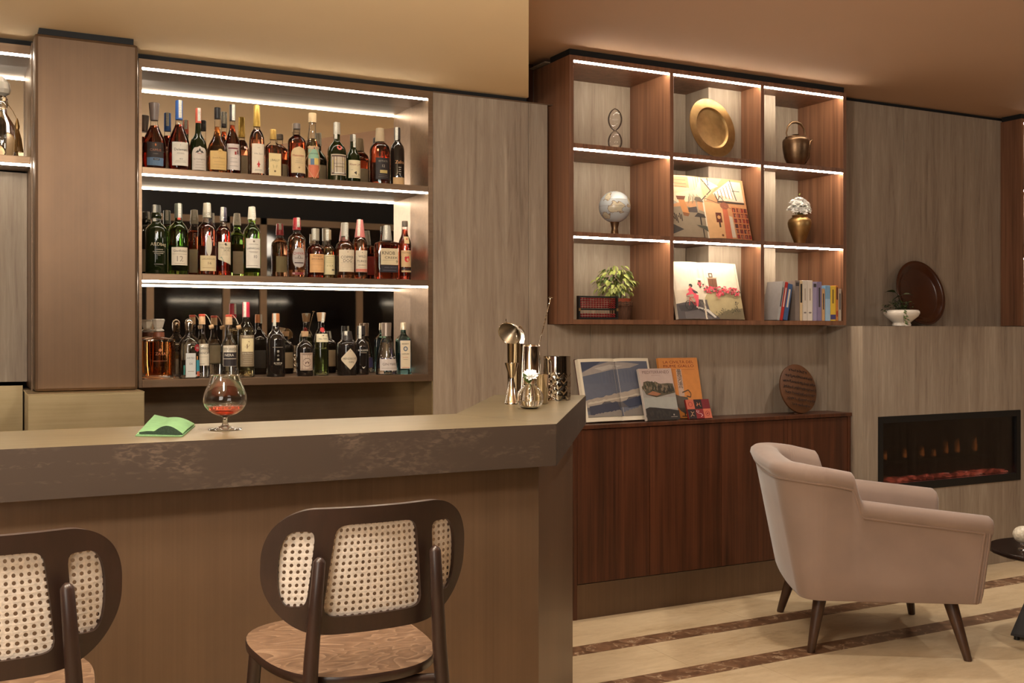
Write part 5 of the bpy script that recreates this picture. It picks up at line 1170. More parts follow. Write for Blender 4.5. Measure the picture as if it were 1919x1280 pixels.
# brass plate leaning in the centre top niche
def leaning_disc(name, label, cat, px, Yb, zb, R_, tilt, yaw, prof, mat_, part='dish'):
    t = thing(name, label, cat, (xat(px, Yb), Yb, zb), (0, 0, yaw))
    rot = Matrix.Rotation(-tilt, 4, 'X') @ Matrix.Translation((0, 0, R_)) @ Matrix.Rotation(pi/2, 4, 'X')
    o = MB().lathe(prof, 64, mat=rot).build(part, mat_, t, smooth=True, ang=40)
    return t, rot
Rp = .150
tp, _ = leaning_disc('brass_charger', 'large brass charger plate leaning in the upper middle niche', 'plate', 1341, 4.150, F3+.002, Rp, radians(11), radians(6),
    [(0, .001), (0, .62*Rp), (.004, .66*Rp), (.010, .70*Rp), (.012, .97*Rp), (.011, Rp), (.009, Rp), (.007, .97*Rp), (.006, .70*Rp), (-.003, .64*Rp), (-.004, .001)], M['brass'])
# teapot
Y_ = 4.21; pk = 1492; d_ = dep(pk, Y_)/FPX
te = thing('metal_teapot', 'old dark brass teapot with tall arched handle', 'teapot', (xat(pk, Y_), Y_, F3), (0, 0, 0))
rb = 25*d_; hb_ = at(pk, 259, Y_).z-F3
MB().lathe([(0, .50*rb), (.003, .52*rb), (.1*hb_, .62*rb), (.35*hb_, .86*rb), (.7*hb_, .99*rb), (.88*hb_, rb), (.95*hb_, .94*rb), (hb_, .80*rb), (hb_+.001, .5*rb)], 40).build('body', M['brass_dark'], te, smooth=True, ang=60)
MB().lathe([(hb_-.001, .80*rb), (hb_+.005, .78*rb), (hb_+.008, .5*rb), (hb_+.010, .12*rb), (hb_+.014, .10*rb), (hb_+.018, .26*rb), (hb_+.022, .05*rb)], 32).build('lid', M['brass_dark'], te, smooth=True, ang=50)
MB().tube([(.70*rb, 0, .25*hb_), (1.12*rb, 0, .42*hb_), (1.28*rb, 0, .70*hb_), (1.42*rb, 0, .93*hb_), (1.62*rb, 0, 1.0*hb_)], [.020, .015, .009, .006, .0045], 14).build('spout', M['brass_dark'], te, smooth=True)
hh_ = at(pk, 229, Y_).z-F3
MB().tube([(-.80*rb, 0, .97*hb_), (-.92*rb, 0, hb_+.25*(hh_-hb_)), (-.80*rb, 0, hb_+.65*(hh_-hb_)), (-.45*rb, 0, hb_+.93*(hh_-hb_)), (0, 0, hh_), (.45*rb, 0, hb_+.93*(hh_-hb_)), (.80*rb, 0, hb_+.65*(hh_-hb_)), (.92*rb, 0, hb_+.25*(hh_-hb_)), (.80*rb, 0, .97*hb_)], [.004, .004, .005, .0065, .007, .0065, .005, .004, .004], 12).build('handle', M['brass_dark'], te, smooth=True)
for s_ in (-1, 1): MB().lathe([(-.006, .006), (.006, .006)], 12, mat=Matrix.Translation((s_*.84*rb, 0, .97*hb_)) @ Matrix.Rotation(pi/2, 4, 'X')).build('handle_lug', M['brass_dark'], te)
# vase with chrysanthemums
Y_ = 4.22; pk = 1499; d_ = dep(pk, Y_)/FPX
va = thing('metal_vase', 'old brass vase with white chrysanthemums in it', 'vase', (xat(pk, Y_), Y_, F2))
rv = 22*d_; hv = at(pk, 404, Y_).z-F2
MB().lathe([(0, .42*rv), (.004, .46*rv), (.12*hv, .50*rv), (.35*hv, .72*rv), (.6*hv, .95*rv), (.75*hv, rv), (.86*hv, .92*rv), (.93*hv, .66*rv), (.96*hv, .60*rv), (hv, .66*rv), (hv, .58*rv), (.93*hv, .5*rv), (.5*hv, .5*rv)], 40).build('vase_body', M['brass'], va, smooth=True, ang=60)
bo = thing('chrysanthemum_bunch', 'bunch of white chrysanthemums standing in the brass vase', 'flowers', (va.location.x, va.location.y, F2+hv*.80))
z0_ = hv*.20; rnd = random.Random(5)
hd_m = None
spots = [(-.62, -.3, .38), (-.15, -.62, .30), (.40, -.50, .42), (.72, -.2, .62), (-.50, -.35, .92), (.05, -.45, .82), (.50, -.3, 1.02), (-.05, -.1, 1.28), (.35, .1, 1.25), (-.45, .2, 1.15), (.75, .25, .95), (0, .5, .9), (-.7, .3, .6)]
for i, (x, y, z_) in enumerate(spots):
    g = MB(); c_ = Vector((x*.056, y*.048, z0_+z_*.060)); flower_head(g, c_, .030, 6, random.Random(i), tilt=(x*1.1, y*1.3-.3)); g.build('flower_head', M['petal'], bo)
g = MB()
for x, y, z_ in spots: g.tube([(0, 0, 0), (x*.02, y*.02, z0_), (x*.048, y*.040, z0_+z_*.058)], .0013, 5)
g.build('stems', M['leaf'], bo, smooth=True)
for i in range(20):
    a = i*2.4; o = bpy.data.objects.new('leaf', lmesh2); C.objects.link(o); o.parent = bo; r2 = .024
    o.location = (r2*cos(a), r2*sin(a), z0_+.012+.03*((i*7) % 5)/4); o.rotation_euler = (0, radians(-30), a)
o = bpy.data.objects.new('bud', leaf_mesh(.014, .012, .1).mesh('bud', M['leaf_light'], True)); C.objects.link(o); o.parent = bo; o.location = (0, 0, z0_+.105); o.rotation_euler = (0, radians(-80), 0)

# ---------------------------------------------------------------- open picture books, drawn page by page
def leaner(name, label, cat, x, Yb, zb, tilt, yaw=0): return thing(name, label, cat, (x, Yb, zb+EPS), (-tilt, 0, yaw))
def open_book(name, label, x0, W_, H_, Yb, zb, tilt, draw, fold=.5, cover=(60, 52, 48), thick=.014, bulge=.012):
    t = leaner(name, label, 'book', x0, Yb, zb, tilt)
    def surf(u, v, l):
        # u 0..1 across both pages; the paper swells on either side of the fold
        q = u/fold if u < fold else (1-u)/(1-fold)
        b_ = bulge*(sin(pi*min(1, q))**.6)*(.35+.65*q if True else 1)
        return (u*W_, -thick-b_-l, v*H_)
    n = 40
    g = MB(); g.grid([[surf(i/n, v, 0) for i in range(n+1)] for v in (0, 1)])
    g.build('open_pages', M['paper'], t, smooth=True)
    g = MB()
    for v in (0, 1): g.grid([[surf(i/n, v, 0) for i in range(n+1)], [(i/n*W_, -.002, v*H_) for i in range(n+1)]])
    for u in (0, 1): g.grid([[surf(u, v, 0) for v in (0, 1)], [(u*W_+(-.006 if u == 0 else .006), -.002, v*H_) for v in (0, 1)]])
    g.build('page_block', M['page'], t)
    box('cover', -.008, W_+.008, -.002, .002, 0, H_+.004, ink(cover), t)
    P = Print(surf, .03); draw(P); P.build('printed_picture', t)
    return t
def interior(P):
    P.rect(0, 1, 0, 1, (206, 150, 104), 30)
    P.rect(.0, .48, .66, .99, (226, 196, 156), 14); P.rect(.02, .10, .78, .97, (240, 232, 214)); P.rect(.13, .30, .80, .98, (214, 150, 104)); 
    for v in (.82, .87, .93): P.line([(.1, v), (.27, v-.01)], .006, (70, 60, 54))
    P.poly([(0, .66), (.38, .78), (.46, .99), (.52, .8), (.50, .62), (.0, .52)], (232, 206, 170))
    P.poly([(0, 0), (0, .46), (.22, .50), (.47, .42), (.47, 0)], (150, 134, 112))
    P.poly([(0, .02), (.17, .12), (0, .24)], (66, 60, 56)); P.poly([(.0, .47), (.14, .55), (.06, .62), (0, .60)], (176, 166, 150))
    P.poly([(.13, .66), (.24, .66), (.22, .60), (.14, .60)], (120, 70, 44)); P.poly([(.15, .6), (.22, .6), (.26, .38), (.18, .40)], (206, 140, 84)); P.poly([(.18, .40), (.26, .38), (.24, .33), (.19, .34)], (140, 90, 56))
    for i in range(12): P.line([(.26+.012*i, .54+.02*((i*5) % 4)), (.28+.011*i, .66+.015*((i*3) % 4))], .006, (130, 116, 92))
    P.poly([(.25, .40), (.36, .40), (.36, .50), (.25, .47)], (84, 74, 70))
    for i in range(8): P.line([(.02+.02*i, .38-.02*(i % 3)), (.05+.016*i, .22+.03*((i*3) % 4))], .010, (56, 40, 30))
    P.poly([(.31, .33), (.46, .33), (.44, .38), (.36, .40)], (62, 54, 48)); P.line([(.385, .33), (.385, .2)], .016, (50, 44, 40)); P.poly([(.32, .20), (.46, .19), (.47, .1)], (84, 84, 72)); P.line([(.40, .14), (.40, 0)], .012, (60, 50, 40))
    P.line([(.355, .62), (.37, .42)], .018, (170, 150, 120)); P.poly([(.34, .60), (.46, .58), (.42, .66), (.36, .66)], (110, 96, 80))
    P.poly([(.46, .99), (.72, .99), (.55, .72), (.48, .62), (.46, .80)], (222, 178, 132)); P.poly([(.48, .99), (.66, .86), (.56, .80)], (244, 240, 230)); P.line([(.46, .99), (.56, .78), (.44, .62)], .012, (60, 52, 48)); P.line([(.54, .99), (.54, .86)], .01, (60, 52, 48))
    P.poly([(.58, .74), (.80, .96), (.96, .96), (.97, .62), (.64, .62)], (226, 206, 180)); P.poly([(.60, .74), (.82, .94), (.84, .66)], (244, 238, 226))
    for i in range(5): P.line([(.64+.04*i, .78+.035*i), (.65+.045*i, .66)], .010, (190, 120, 80))
    P.line([(.82, .98), (.87, .64)], .010, (58, 50, 46)); P.line([(.62, .60), (.97, .60)], .022, (66, 58, 56)); P.line([(.60, .74), (.63, .62), (.66, .70), (.70, .62)], .009, (56, 50, 46)); P.line([(.83, .80), (.93, .80)], .01, (66, 56, 50))
    P.poly([(.47, 0), (.47, .60), (.66, .56), (.70, 0)], (214, 168, 118)); P.line([(.46, .66), (.78, .50)], .008, (90, 76, 60))
    P.rect(.575, .645, .26, .42, (96, 44, 28), 4); P.disc(.61, .345, .02, (206, 150, 96), rv=.03); P.line([(.61, .26), (.61, .18)], .02, (60, 40, 30)); P.disc(.625, .05, .014, (120, 80, 50), rv=.02)
    P.poly([(.66, 0), (.67, .54), (.73, .52), (.74, 0)], (196, 106, 74)); P.poly([(.74, .02), (.74, .38), (.78, .36), (.79, .02)], (206, 190, 170)); P.disc(.70, .54, .055, (150, 90, 66), rv=.06)
    P.poly([(.78, .54), (.98, .52), (1.0, 0), (.82, 0)], (206, 132, 86))
    rn = random.Random(2)
    for a in range(4):
        for b_ in range(6):
            u0 = .79+.05*a+.006*(5-b_)*.5; v0 = .01+.087*b_; P.rect(u0, min(.985, u0+.040), v0, v0+.068, (96, 40, 30), 1)
            for c_ in range(3): P.rect(u0+.003+.012*c_, u0+.011+.012*c_, v0+.004, v0+.05+.012*rn.random(), rn.choice([(176, 60, 44), (206, 150, 110), (130, 50, 44), (190, 100, 70), (90, 60, 60)]), 1)
def leafy(P, u, v, ru, rv, n, cols, s, rn):
    for i in range(n):
        a = rn.uniform(0, 2*pi); r = sqrt(rn.random()); P.disc(u+ru*r*cos(a), v+rv*r*sin(a), s*rn.uniform(.6, 1.3), rn.choice(cols), rv=s*1.1, n=6)
def cyclist(P):
    rn = random.Random(8)
    P.rect(0, 1, 0, 1, (214, 200, 176), 30); P.rect(0, .44, .5, .99, (222, 210, 190), 12); P.rect(.44, 1, .55, .99, (230, 218, 196), 12)
    P.poly([(.40, .30), (.50, .50), (1, .42), (1, 0), (.62, 0), (.45, .06)], (176, 160, 120)); P.poly([(.55, .05), (.7, .14), (1, .2), (1, 0), (.6, 0)], (120, 108, 82))
    P.poly([(.0, .26), (.18, .30), (.46, .28), (.48, .12), (.6, .02), (.6, 0), (0, 0)], (84, 78, 78)); P.poly([(.02, .24), (.22, .24), (.5, .12), (.58, .03), (.54, .02), (.36, .10), (.05, .14)], (66, 62, 64)); P.poly([(.28, .22), (.46, .17), (.56, .03), (.53, .02), (.43, .14), (.27, .2)], (206, 200, 190)); P.poly([(.10, .12), (.3, .16), (.48, .04), (.5, 0), (.1, 0)], (104, 98, 98))
    P.poly([(.30, .34), (.46, .34), (.46, .24), (.32, .24)], (96, 88, 82))
    P.rect(.34, .44, .68, .72, (236, 228, 210), 2); P.rect(.365, .43, .60, .68, (120, 84, 60), 2); P.rect(.375, .42, .62, .67, (60, 40, 34), 2)
    P.rect(.535, .595, .73, .81, (110, 84, 64), 2); P.rect(.55, .58, .75, .79, (206, 190, 170), 2); P.poly([(.50, .73), (.66, .73), (.645, .71), (.515, .71)], (176, 150, 120)); P.rect(.515, .645, .54, .71, (116, 74, 50), 3); P.line([(.58, .71), (.58, .54)], .004, (60, 36, 28))
    pk_ = [(206, 60, 80), (226, 84, 100), (176, 40, 62), (230, 110, 120), (84, 84, 60)]
    leafy(P, .40, .60, .05, .05, 26, pk_, .013, rn); leafy(P, .53, .52, .09, .07, 60, pk_, .014, rn); leafy(P, .70, .50, .12, .08, 70, pk_, .014, rn); leafy(P, .88, .48, .10, .08, 60, pk_, .014, rn); leafy(P, .62, .40, .03, .06, 14, pk_, .012, rn)
    leafy(P, .88, .2, .05, .12, 22, [(76, 70, 56), (100, 92, 70)], .010, rn); leafy(P, .7, .12, .2, .06, 40, [(110, 104, 76), (140, 130, 100), (90, 84, 64)], .010, rn)
    for cx in (.155, .33): 
        P.disc(cx, .225, .058, (40, 38, 40), rv=.085, ring=.008); 
        for k in range(6): P.line([(cx, .225), (cx+.05*cos(k*pi/3), .225+.075*sin(k*pi/3))], .002, (120, 116, 112))
    P.line([(.155, .225), (.18, .36), (.27, .36), (.24, .22), (.18, .34)], .009, (190, 60, 60)); P.line([(.24, .22), (.33, .225), (.27, .37)], .008, (60, 54, 56)); P.line([(.13, .38), (.18, .37)], .008, (40, 36, 36))
    P.poly([(.17, .50), (.21, .54), (.29, .46), (.27, .38), (.22, .42), (.15, .40), (.13, .385), (.14, .42), (.18, .45)], (222, 78, 96)); P.poly([(.22, .50), (.30, .46), (.31, .43), (.25, .43)], (60, 58, 62)); P.poly([(.25, .42), (.31, .40), (.30, .30), (.28, .20), (.255, .20), (.26, .30), (.23, .37)], (226, 90, 104)); P.disc(.215, .565, .026, (40, 40, 40), rv=.032); P.disc(.200, .545, .014, (190, 130, 104), rv=.018); P.line([(.265, .20), (.285, .16)], .014, (214, 190, 170))
def mountains(P):
    rn = random.Random(5)
    P.rect(.03, .97, .07, .95, (92, 96, 110), 30)
    P.rect(.03, .97, .60, .80, (86, 92, 108), 20)
    def ridge(v0, v1, base_, col, n=24, amp=.03, seed=1, u0=.03, u1=.97):
        r2 = random.Random(seed); tp = [(u0+(u1-u0)*i/n, v0+(v1-v0)*i/n+r2.uniform(-amp, amp)) for i in range(n+1)]
        for (a, b_), (c_, d_) in zip(tp, tp[1:]): P.poly([(a, base_(a)), (c_, base_(c_)), (c_, d_), (a, b_)], col)
    P.poly([(.03, .95), (.30, .95), (.18, .86), (.03, .80)], (60, 66, 86))
    P.poly([(.03, .78), (.2, .88), (.42, .95), (.66, .93), (.85, .90), (.70, .84), (.45, .82), (.3, .78), (.03, .72)], (150, 142, 136)); P.poly([(.2, .84), (.42, .90), (.6, .88), (.45, .84), (.3, .80)], (176, 168, 160))
    ridge(.34, .54, lambda u: .20+.16*u, (160, 148, 134), amp=.012, seed=3); ridge(.24, .40, lambda u: .16+.10*u, (84, 80, 82), amp=.03, seed=4); ridge(.30, .44, lambda u: .26+.18*u, (190, 178, 160), amp=.010, seed=8, u0=.05, u1=.9)
    P.poly([(.06, .10), (.06, .24), (.45, .30), (.5, .12)], (56, 58, 74)); P.poly([(.52, .30), (.96, .44), (.96, .28), (.60, .2)], (52, 58, 78))
    ridge(.10, .17, lambda u: .07, (132, 124, 116), amp=.012, seed=6, u1=.5); ridge(.14, .30, lambda u: .07, (120, 112, 104), amp=.02, seed=7, u0=.52)
    P.line([(.5, .07), (.5, .95)], .004, (60, 60, 70))
x0 = xat(1261, 4.17)
open_book('open_photo_book', 'open photo book showing a book lined interior in the middle niche', 2.996, .500, at(1330, 335, 4.26).z-F2+.002, 4.165, F2, radians(14), interior, fold=.47, cover=(190, 170, 150))
open_book('open_photo_book', 'open photo book showing a cyclist below a wall of pink flowers', 3.045, .405, at(1330, 495, 4.26).z-F1+.008, 4.165, F1, radians(15), cyclist, fold=.42, cover=(50, 44, 42))
# plain books in the bottom right niche
bcol = [('grey', (120, 112, 106)), ]
spec = [ # label, px0, px1, pytop, cover colour, lean deg, depth
 ('pale grey large book leaning at the end of the row', 1456.6, 1461.6, 526, (164, 162, 160), 11, .118, (150, 146, 142)),
 ('red book leaning on the blue book', 1462.2, 1467.4, 527, (176, 40, 34), 11, .117, None),
 ('blue book leaning behind the red book', 1468.0, 1476.4, 531, (62, 88, 130), 11, .115, None),
 ('taupe grey tall book beside the leaning blue book', 1490.5, 1499.2, 525.5, (124, 112, 104), 0, .2, None),
 ('slim sand coloured book with a black title', 1499.8, 1504.5, 526, (206, 180, 140), 0, .2, None),
 ('white book beside the slim sand coloured book', 1505.2, 1513.5, 525.5, (206, 196, 182), 0, .2, None),
 ('white book beside the lavender book', 1514, 1523.4, 525.5, (212, 202, 188), 0, .2, None),
 ('thick lavender book beside the white books', 1524, 1531.5, 528, (150, 140, 168), 0, .2, (150, 140, 168)),
 ('thick violet grey book with dark title', 1532, 1540.5, 528, (128, 116, 146), 0, .2, None),
 ('short tan book beside the light blue book', 1541, 1546.5, 541, (190, 152, 106), 0, .15, None),
 ('light blue book beside the yellow book', 1547, 1556.5, 535, (118, 156, 186), 0, .16, None),
 ('bright yellow book near the end of the row', 1557, 1566.8, 536, (214, 178, 60), 0, .16, None),
 ('orange brown book beside the yellow book', 1567.3, 1571.5, 535, (190, 120, 56), 0, .16, None),
 ('short grey paperback at the very end of the row', 1572, 1577.4, 541, (170, 156, 140), 0, .15, None)]
xe_ = None
for i, (lb_, a, b_, pt, col_, lean, dp, side) in enumerate(spec):
    Yf = 4.114; xa, xb = xat(a, Yf), xat(b_, Yf)
    W_ = xb-xa-.0008
    H_ = at((a+b_)/2, pt, Yf).z-F1-(.002 if lean else 0)
    t = thing('book', lb_, 'book', (xa, Yf, F1+(.0 if not lean else W_*sin(radians(lean))+.0004)), (0, radians(lean) if lean else 0, 0), 'books in the bottom niche at the fireplace end')
    ct = .0018
    m_ = ink(col_, .5)
    g = MB(); g.box(0, ct, 0, dp, 0, H_).box(W_-ct, W_, 0, dp, 0, H_).box(ct, W_-ct, 0, ct, 0, H_)
    g.build('cover', m_, t, bevel=.0006)
    box('page_block', ct, W_-ct, ct, dp-.003, .003, H_-.003, M['page'], t)
    P = Print(lambda u, v, l: (u*W_, -l, v*H_))
    dk = (60, 54, 56) if sum(col_) > 330 else (206, 196, 180)
    if i in (3, 7): P.rect(.15, .85, .86, .95, dk, 1)
    elif i == 4: P.rect(.15, .85, .45, .92, (30, 28, 28), 1)
    elif i in (5, 6): P.disc(.5, .20, .3, (120, 110, 104), rv=.02); P.rect(.35, .65, .5, .8, (170, 156, 140), 1)
    elif i == 11: P.rect(.0, 1, .04, .18, (70, 64, 110), 1); P.text('STORIE', .45, .7, .26, (90, 70, 30), ang=pi/2) if False else P.rect(.35, .6, .5, .9, (110, 90, 40), 1)
    elif i == 12: P.rect(.2, .8, .6, .95, (70, 36, 22), 1); P.rect(.2, .8, .12, .28, (150, 50, 30), 1)
    elif i == 10: P.rect(0, 1, 0, .62, (150, 180, 204), 1)
    else: P.rect(.3, .7, .35, .85, dk, 1)
    P.build('spine_print', t)
bh = thing('book', 'broad cream book standing behind the short tan and blue books', 'book', (xat(1541, 4.30), 4.292, F1), (0, 0, 0), 'books in the bottom niche at the fireplace end')
Wc, Hc = xat(1570, 4.30)-xat(1541, 4.30), at(1555, 529, 4.30).z-F1
box('cover', 0, Wc, 0, .002, 0, Hc, ink((222, 208, 176), .5), bh); box('cover', 0, Wc, .018, .020, 0, Hc, ink((222, 208, 176), .5), bh); box('page_block', .002, Wc-.001, .002, .018, .002, Hc-.002, M['page'], bh)
# ------------------------------------------------------------------ on the sideboard
ZS = .878
open_book('open_photo_book', 'open photo book of snowy mountains leaning on the sideboard', 2.532, .395, .300, 4.176, ZS, radians(16), mountains, cover=(70, 30, 26), thick=.02)
def cover_book(label, x, W_, H_, Yb, tilt, col, draw, th_=.018, mm=None):
    t = leaner('book', label, 'book', x, Yb, ZS, tilt)
    box('cover', 0, W_, -th_, -th_+.0015, 0, H_, ink(col, .45), t); box('cover', 0, W_, -.0015, 0, 0, H_, ink(col, .45), t)
    box('page_block', .001, W_-.002, -th_+.0015, -.0015, .002, H_-.002, M['page'], t); box('spine', -.0015, .001, -th_, 0, 0, H_, ink(tuple(min(255, int(c_*1.1)) for c_ in col), .45), t)
    P = Print(lambda u, v, l: (u*W_, -th_-l, v*H_)); draw(P); P.build('printed_cover', t); return t
def orange(P):
    P.text('LA CIVILTÀ DEL', .5, .935, .78, (110, 30, 20), hmax=.055); P.text('FIUME GIALLO', .5, .862, .78, (110, 30, 20), hmax=.045); P.rect(.12, .9, .80, .804, (150, 70, 34), 2)
    P.rect(.41, .55, .36, .81, (190, 160, 140), 2); P.text('黄', .48, .755, .11, (40, 30, 26)); P.text('河', .48, .65, .11, (40, 30, 26)); P.text('流', .48, .545, .11, (40, 30, 26))
    P.line([(.5, .42), (.66, .46), (.72, .40), (.70, .34), (.60, .36)], .022, (96, 70, 50)); P.poly([(.30, .40), (.44, .36), (.62, .34), (.66, .16), (.52, .06), (.40, .12), (.3, .22)], (90, 78, 66)); P.line([(.5, .1), (.5, .03)], .02, (60, 46, 40)); P.line([(.42, .03), (.58, .03)], .015, (60, 46, 40))
cover_book('tall orange book with dark red Italian title behind the smaller books', 2.985, .232, .298, 4.185, radians(13), (206, 132, 62), orange, .016)
def medit(P):
    rn = random.Random(9)
    P.rect(0, 1, 0, 1, (150, 144, 136), 4); P.rect(0, 1, .62, 1, (186, 164, 154), 4); P.rect(0, 1, .22, .44, (156, 156, 148), 4)
    P.text('MEDITERRANEO', .5, .93, .82, (110, 84, 78), hmax=.06); P.rect(.35, .62, .865, .87, (140, 116, 108), 2)
    P.poly([(.03, .62), (.08, .74), (.2, .76), (.42, .73), (.6, .70), (.8, .71), (.97, .70), (1, .52), (.7, .48), (.4, .44), (.1, .50)], (84, 76, 58)); leafy(P, .3, .64, .28, .09, 60, [(60, 58, 40), (110, 98, 76), (130, 112, 90), (70, 64, 46)], .03, rn); leafy(P, .7, .60, .28, .07, 50, [(60, 54, 40), (120, 104, 84), (50, 46, 36)], .03, rn); P.poly([(.12, .50), (.3, .56), (.55, .50), (.4, .46)], (150, 100, 70))
    P.poly([(0, 0), (0, .22), (.12, .25), (.3, .24), (.5, .22), (.75, .20), (1, .17), (1, 0)], (40, 34, 30)); leafy(P, .4, .1, .4, .08, 40, [(34, 30, 26), (50, 44, 38)], .03, rn); P.disc(.82, .09, .02, (170, 160, 150), rv=.016); P.rect(.72, .92, .045, .055, (150, 140, 130), 1)
cover_book('paperback with rocky coast picture and title MEDITERRANEO', 2.836, .188, .252, 4.115+.012, radians(17), (186, 176, 166), medit, .016)
def tiles(P):
    for i in range(3):
        for j_ in range(2):
            P.rect(i/3, (i+1)/3, j_/2, (j_+1)/2, [[(40, 20, 18), (128, 26, 30), (196, 104, 76)], [(190, 96, 70), (40, 20, 18), (112, 22, 28)]][j_][i], 1)
    P.disc(.17, .75, .09, (128, 26, 30), rv=.13, ring=.02); P.disc(.83, .25, .09, (120, 26, 30), rv=.13, ring=.02); P.disc(.83, .25, .03, (120, 26, 30), rv=.045)
    P.line([(.42, .68), (.48, .76), (.56, .72), (.58, .82)], .02, (206, 130, 90)); P.line([(.46, .84), (.48, .74), (.44, .64)], .02, (206, 130, 90)); P.line([(.56, .72), (.60, .62)], .018, (206, 130, 90))
    P.line([(.08, .12), (.16, .22), (.24, .14)], .02, (206, 160, 120)); P.line([(.12, .38), (.18, .3), (.26, .36)], .02, (206, 160, 120)); P.line([(.16, .22), (.18, .3)], .02, (206, 160, 120))
    P.line([(.40, .44), (.37, .36), (.44, .28), (.56, .24), (.60, .16), (.52, .08)], .022, (226, 190, 190)); P.disc(.46, .38, .02, (226, 190, 190), rv=.03)
cover_book('small book with six red, black and orange squares', 3.082, .138, .096, 4.112+.012, radians(20), (120, 30, 30), tiles, .010)
# carved round board
Rc = .128
tc_, rot_ = leaning_disc('carved_board', 'round carved wooden board leaning on the sideboard', 'board', 1502, 4.155, ZS+.002, Rc, radians(13), radians(4),
    [(0, .001), (0, .94*Rc), (.003, Rc), (.011, Rc), (.014, .97*Rc), (.014, .001)], M['carved'], 'disc')
P = Print(lambda u, v, l: tuple(rot_ @ Vector((u*Rc, v*Rc, .0142+l))))
rn = random.Random(21)
for r in range(7):
    v = .72-.24*r
    wid = sqrt(max(0, .86-v*v))
    x = -wid
    while x < wid:
        dv = -.16*x
        for k in range(3):
            a = rn.uniform(0, pi); L_ = rn.uniform(.03, .07); cx, cy = x+rn.uniform(-.03, .03), v+dv+rn.uniform(-.03, .03)
            if (abs(cx)+L_)**2+(abs(cy)+L_)**2 < .9: P.line([(cx-L_*cos(a), cy-L_*sin(a)), (cx+L_*cos(a), cy+L_*sin(a))], .020, (30, 14, 9))
        x += .11
P.build('carved_characters', tc_)
MB().lathe([(0, .03), (.006, .03), (.006, .02)], 20, sy=.6, mat=Matrix.Translation((0, .02, -.002))).build('foot', M['carved'], tc_)
# ------------------------------------------------------------------ on the mantel
ZM = ft+.001+EPS
Rl = .185
leaning_disc('lacquer_tray', 'large round brown lacquer tray leaning on the wall above the fireplace', 'tray', 1733, 4.175, ZM+.003, Rl, radians(13), radians(0),
    [(0, .001), (0, .72*Rl), (.004, .78*Rl), (.018, .88*Rl), (.022, .97*Rl), (.020, Rl), (.016, Rl), (.010, .88*Rl), (-.006, .76*Rl), (-.008, .001)], M['lacquer'])
Y_ = 4.09; pk = 1690; d_ = dep(pk, Y_)/FPX
bw = thing('white_planter', 'white porcelain footed bowl with trailing plants on the mantel', 'planter', (xat(pk, Y_), Y_, ZM))
rw, hw2 = 33*d_, 30*d_
MB().lathe([(0, .52*rw), (.10*hw2, .52*rw), (.2*hw2, .48*rw), (.35*hw2, .62*rw), (.6*hw2, .90*rw), (.8*hw2, rw), (.92*hw2, .98*rw), (hw2, .90*rw), (.98*hw2, .84*rw), (.7*hw2, .8*rw)], 40).build('bowl', M['porcelain'], bw, smooth=True, ang=60)
MB().lathe([(.84*hw2, .84*rw), (.88*hw2, .001)], 24).build('soil', M['soil'], bw)
box('tray_mat', -.105, .085, -.045, .06, -.0002, .0018, M['black_metal'], None).parent = bw
rnd = random.Random(13)
lm1 = leaf_mesh(.016, .012, .3, 4).mesh('leaf', M['leaf_dark'], True); lm2 = leaf_mesh(.018, .011, .3, 4).mesh('leaf', M['leaf'], True)
for i in range(120):
    a = rnd.uniform(0, 2*pi); r = rw*rnd.uniform(.1, .95); x = r*cos(a)-.02; z_ = hw2+.004+rnd.uniform(0, .050)*(1 if x < .01 else .6)
    if x < -.06: z_ -= .02
    o = bpy.data.objects.new('leaf', lm1 if rnd.random() < .7 else lm2); C.objects.link(o); o.parent = bw; o.location = (x*1.15, r*sin(a)*.6, z_)
    o.rotation_euler = (rnd.uniform(-.6, .6), rnd.uniform(-.7, .5), rnd.uniform(0, 6.28))
for i in range(16):
    o = bpy.data.objects.new('leaf', lm2); C.objects.link(o); o.parent = bw; o.location = (-.052+rnd.uniform(-.014, .018), -rw*.62-.012, hw2-.004-i*.0045); o.rotation_euler = (rnd.uniform(.6, 1.2), .4, rnd.uniform(3.5, 6))
g = MB()
for i in range(10):
    a = i*1.9; g.tube([(0, 0, hw2*.8), (.03*cos(a)-.01, .02*sin(a), hw2+.02), (.07*cos(a)-.02, .03*sin(a), hw2+.045)], .0009, 5)
g.tube([(0, 0, hw2*.85), (-.01, 0, hw2+.045), (-.02, 0, hw2+.075), (-.045, 0, hw2+.095)], .0015, 6).tube([(-.02, 0, hw2+.075), (.02, 0, hw2+.085)], .0013, 6).tube([(-.045, -.01, hw2*.98), (-.055, -rw*.66, hw2-.01), (-.052, -rw*.66, hw2-.07)], .0008, 5)
g.build('stems', M['leaf_dark'], bw, smooth=True)
for (x, z_, L_, W_, ry, rz, m_) in ((-.045, hw2+.094, .085, .03, -12, 180, 'leaf_dark'), (-.012, hw2+.075, .075, .035, 14, 182, 'leaf_dark'), (.015, hw2+.084, .095, .022, -10, 5, 'leaf')):
    o = leaf_mesh(L_, W_, .25, 8).build('leaf', M[m_], bw, smooth=True); o.location = (x, 0, z_); o.rotation_euler = (radians(25), radians(ry), radians(rz))

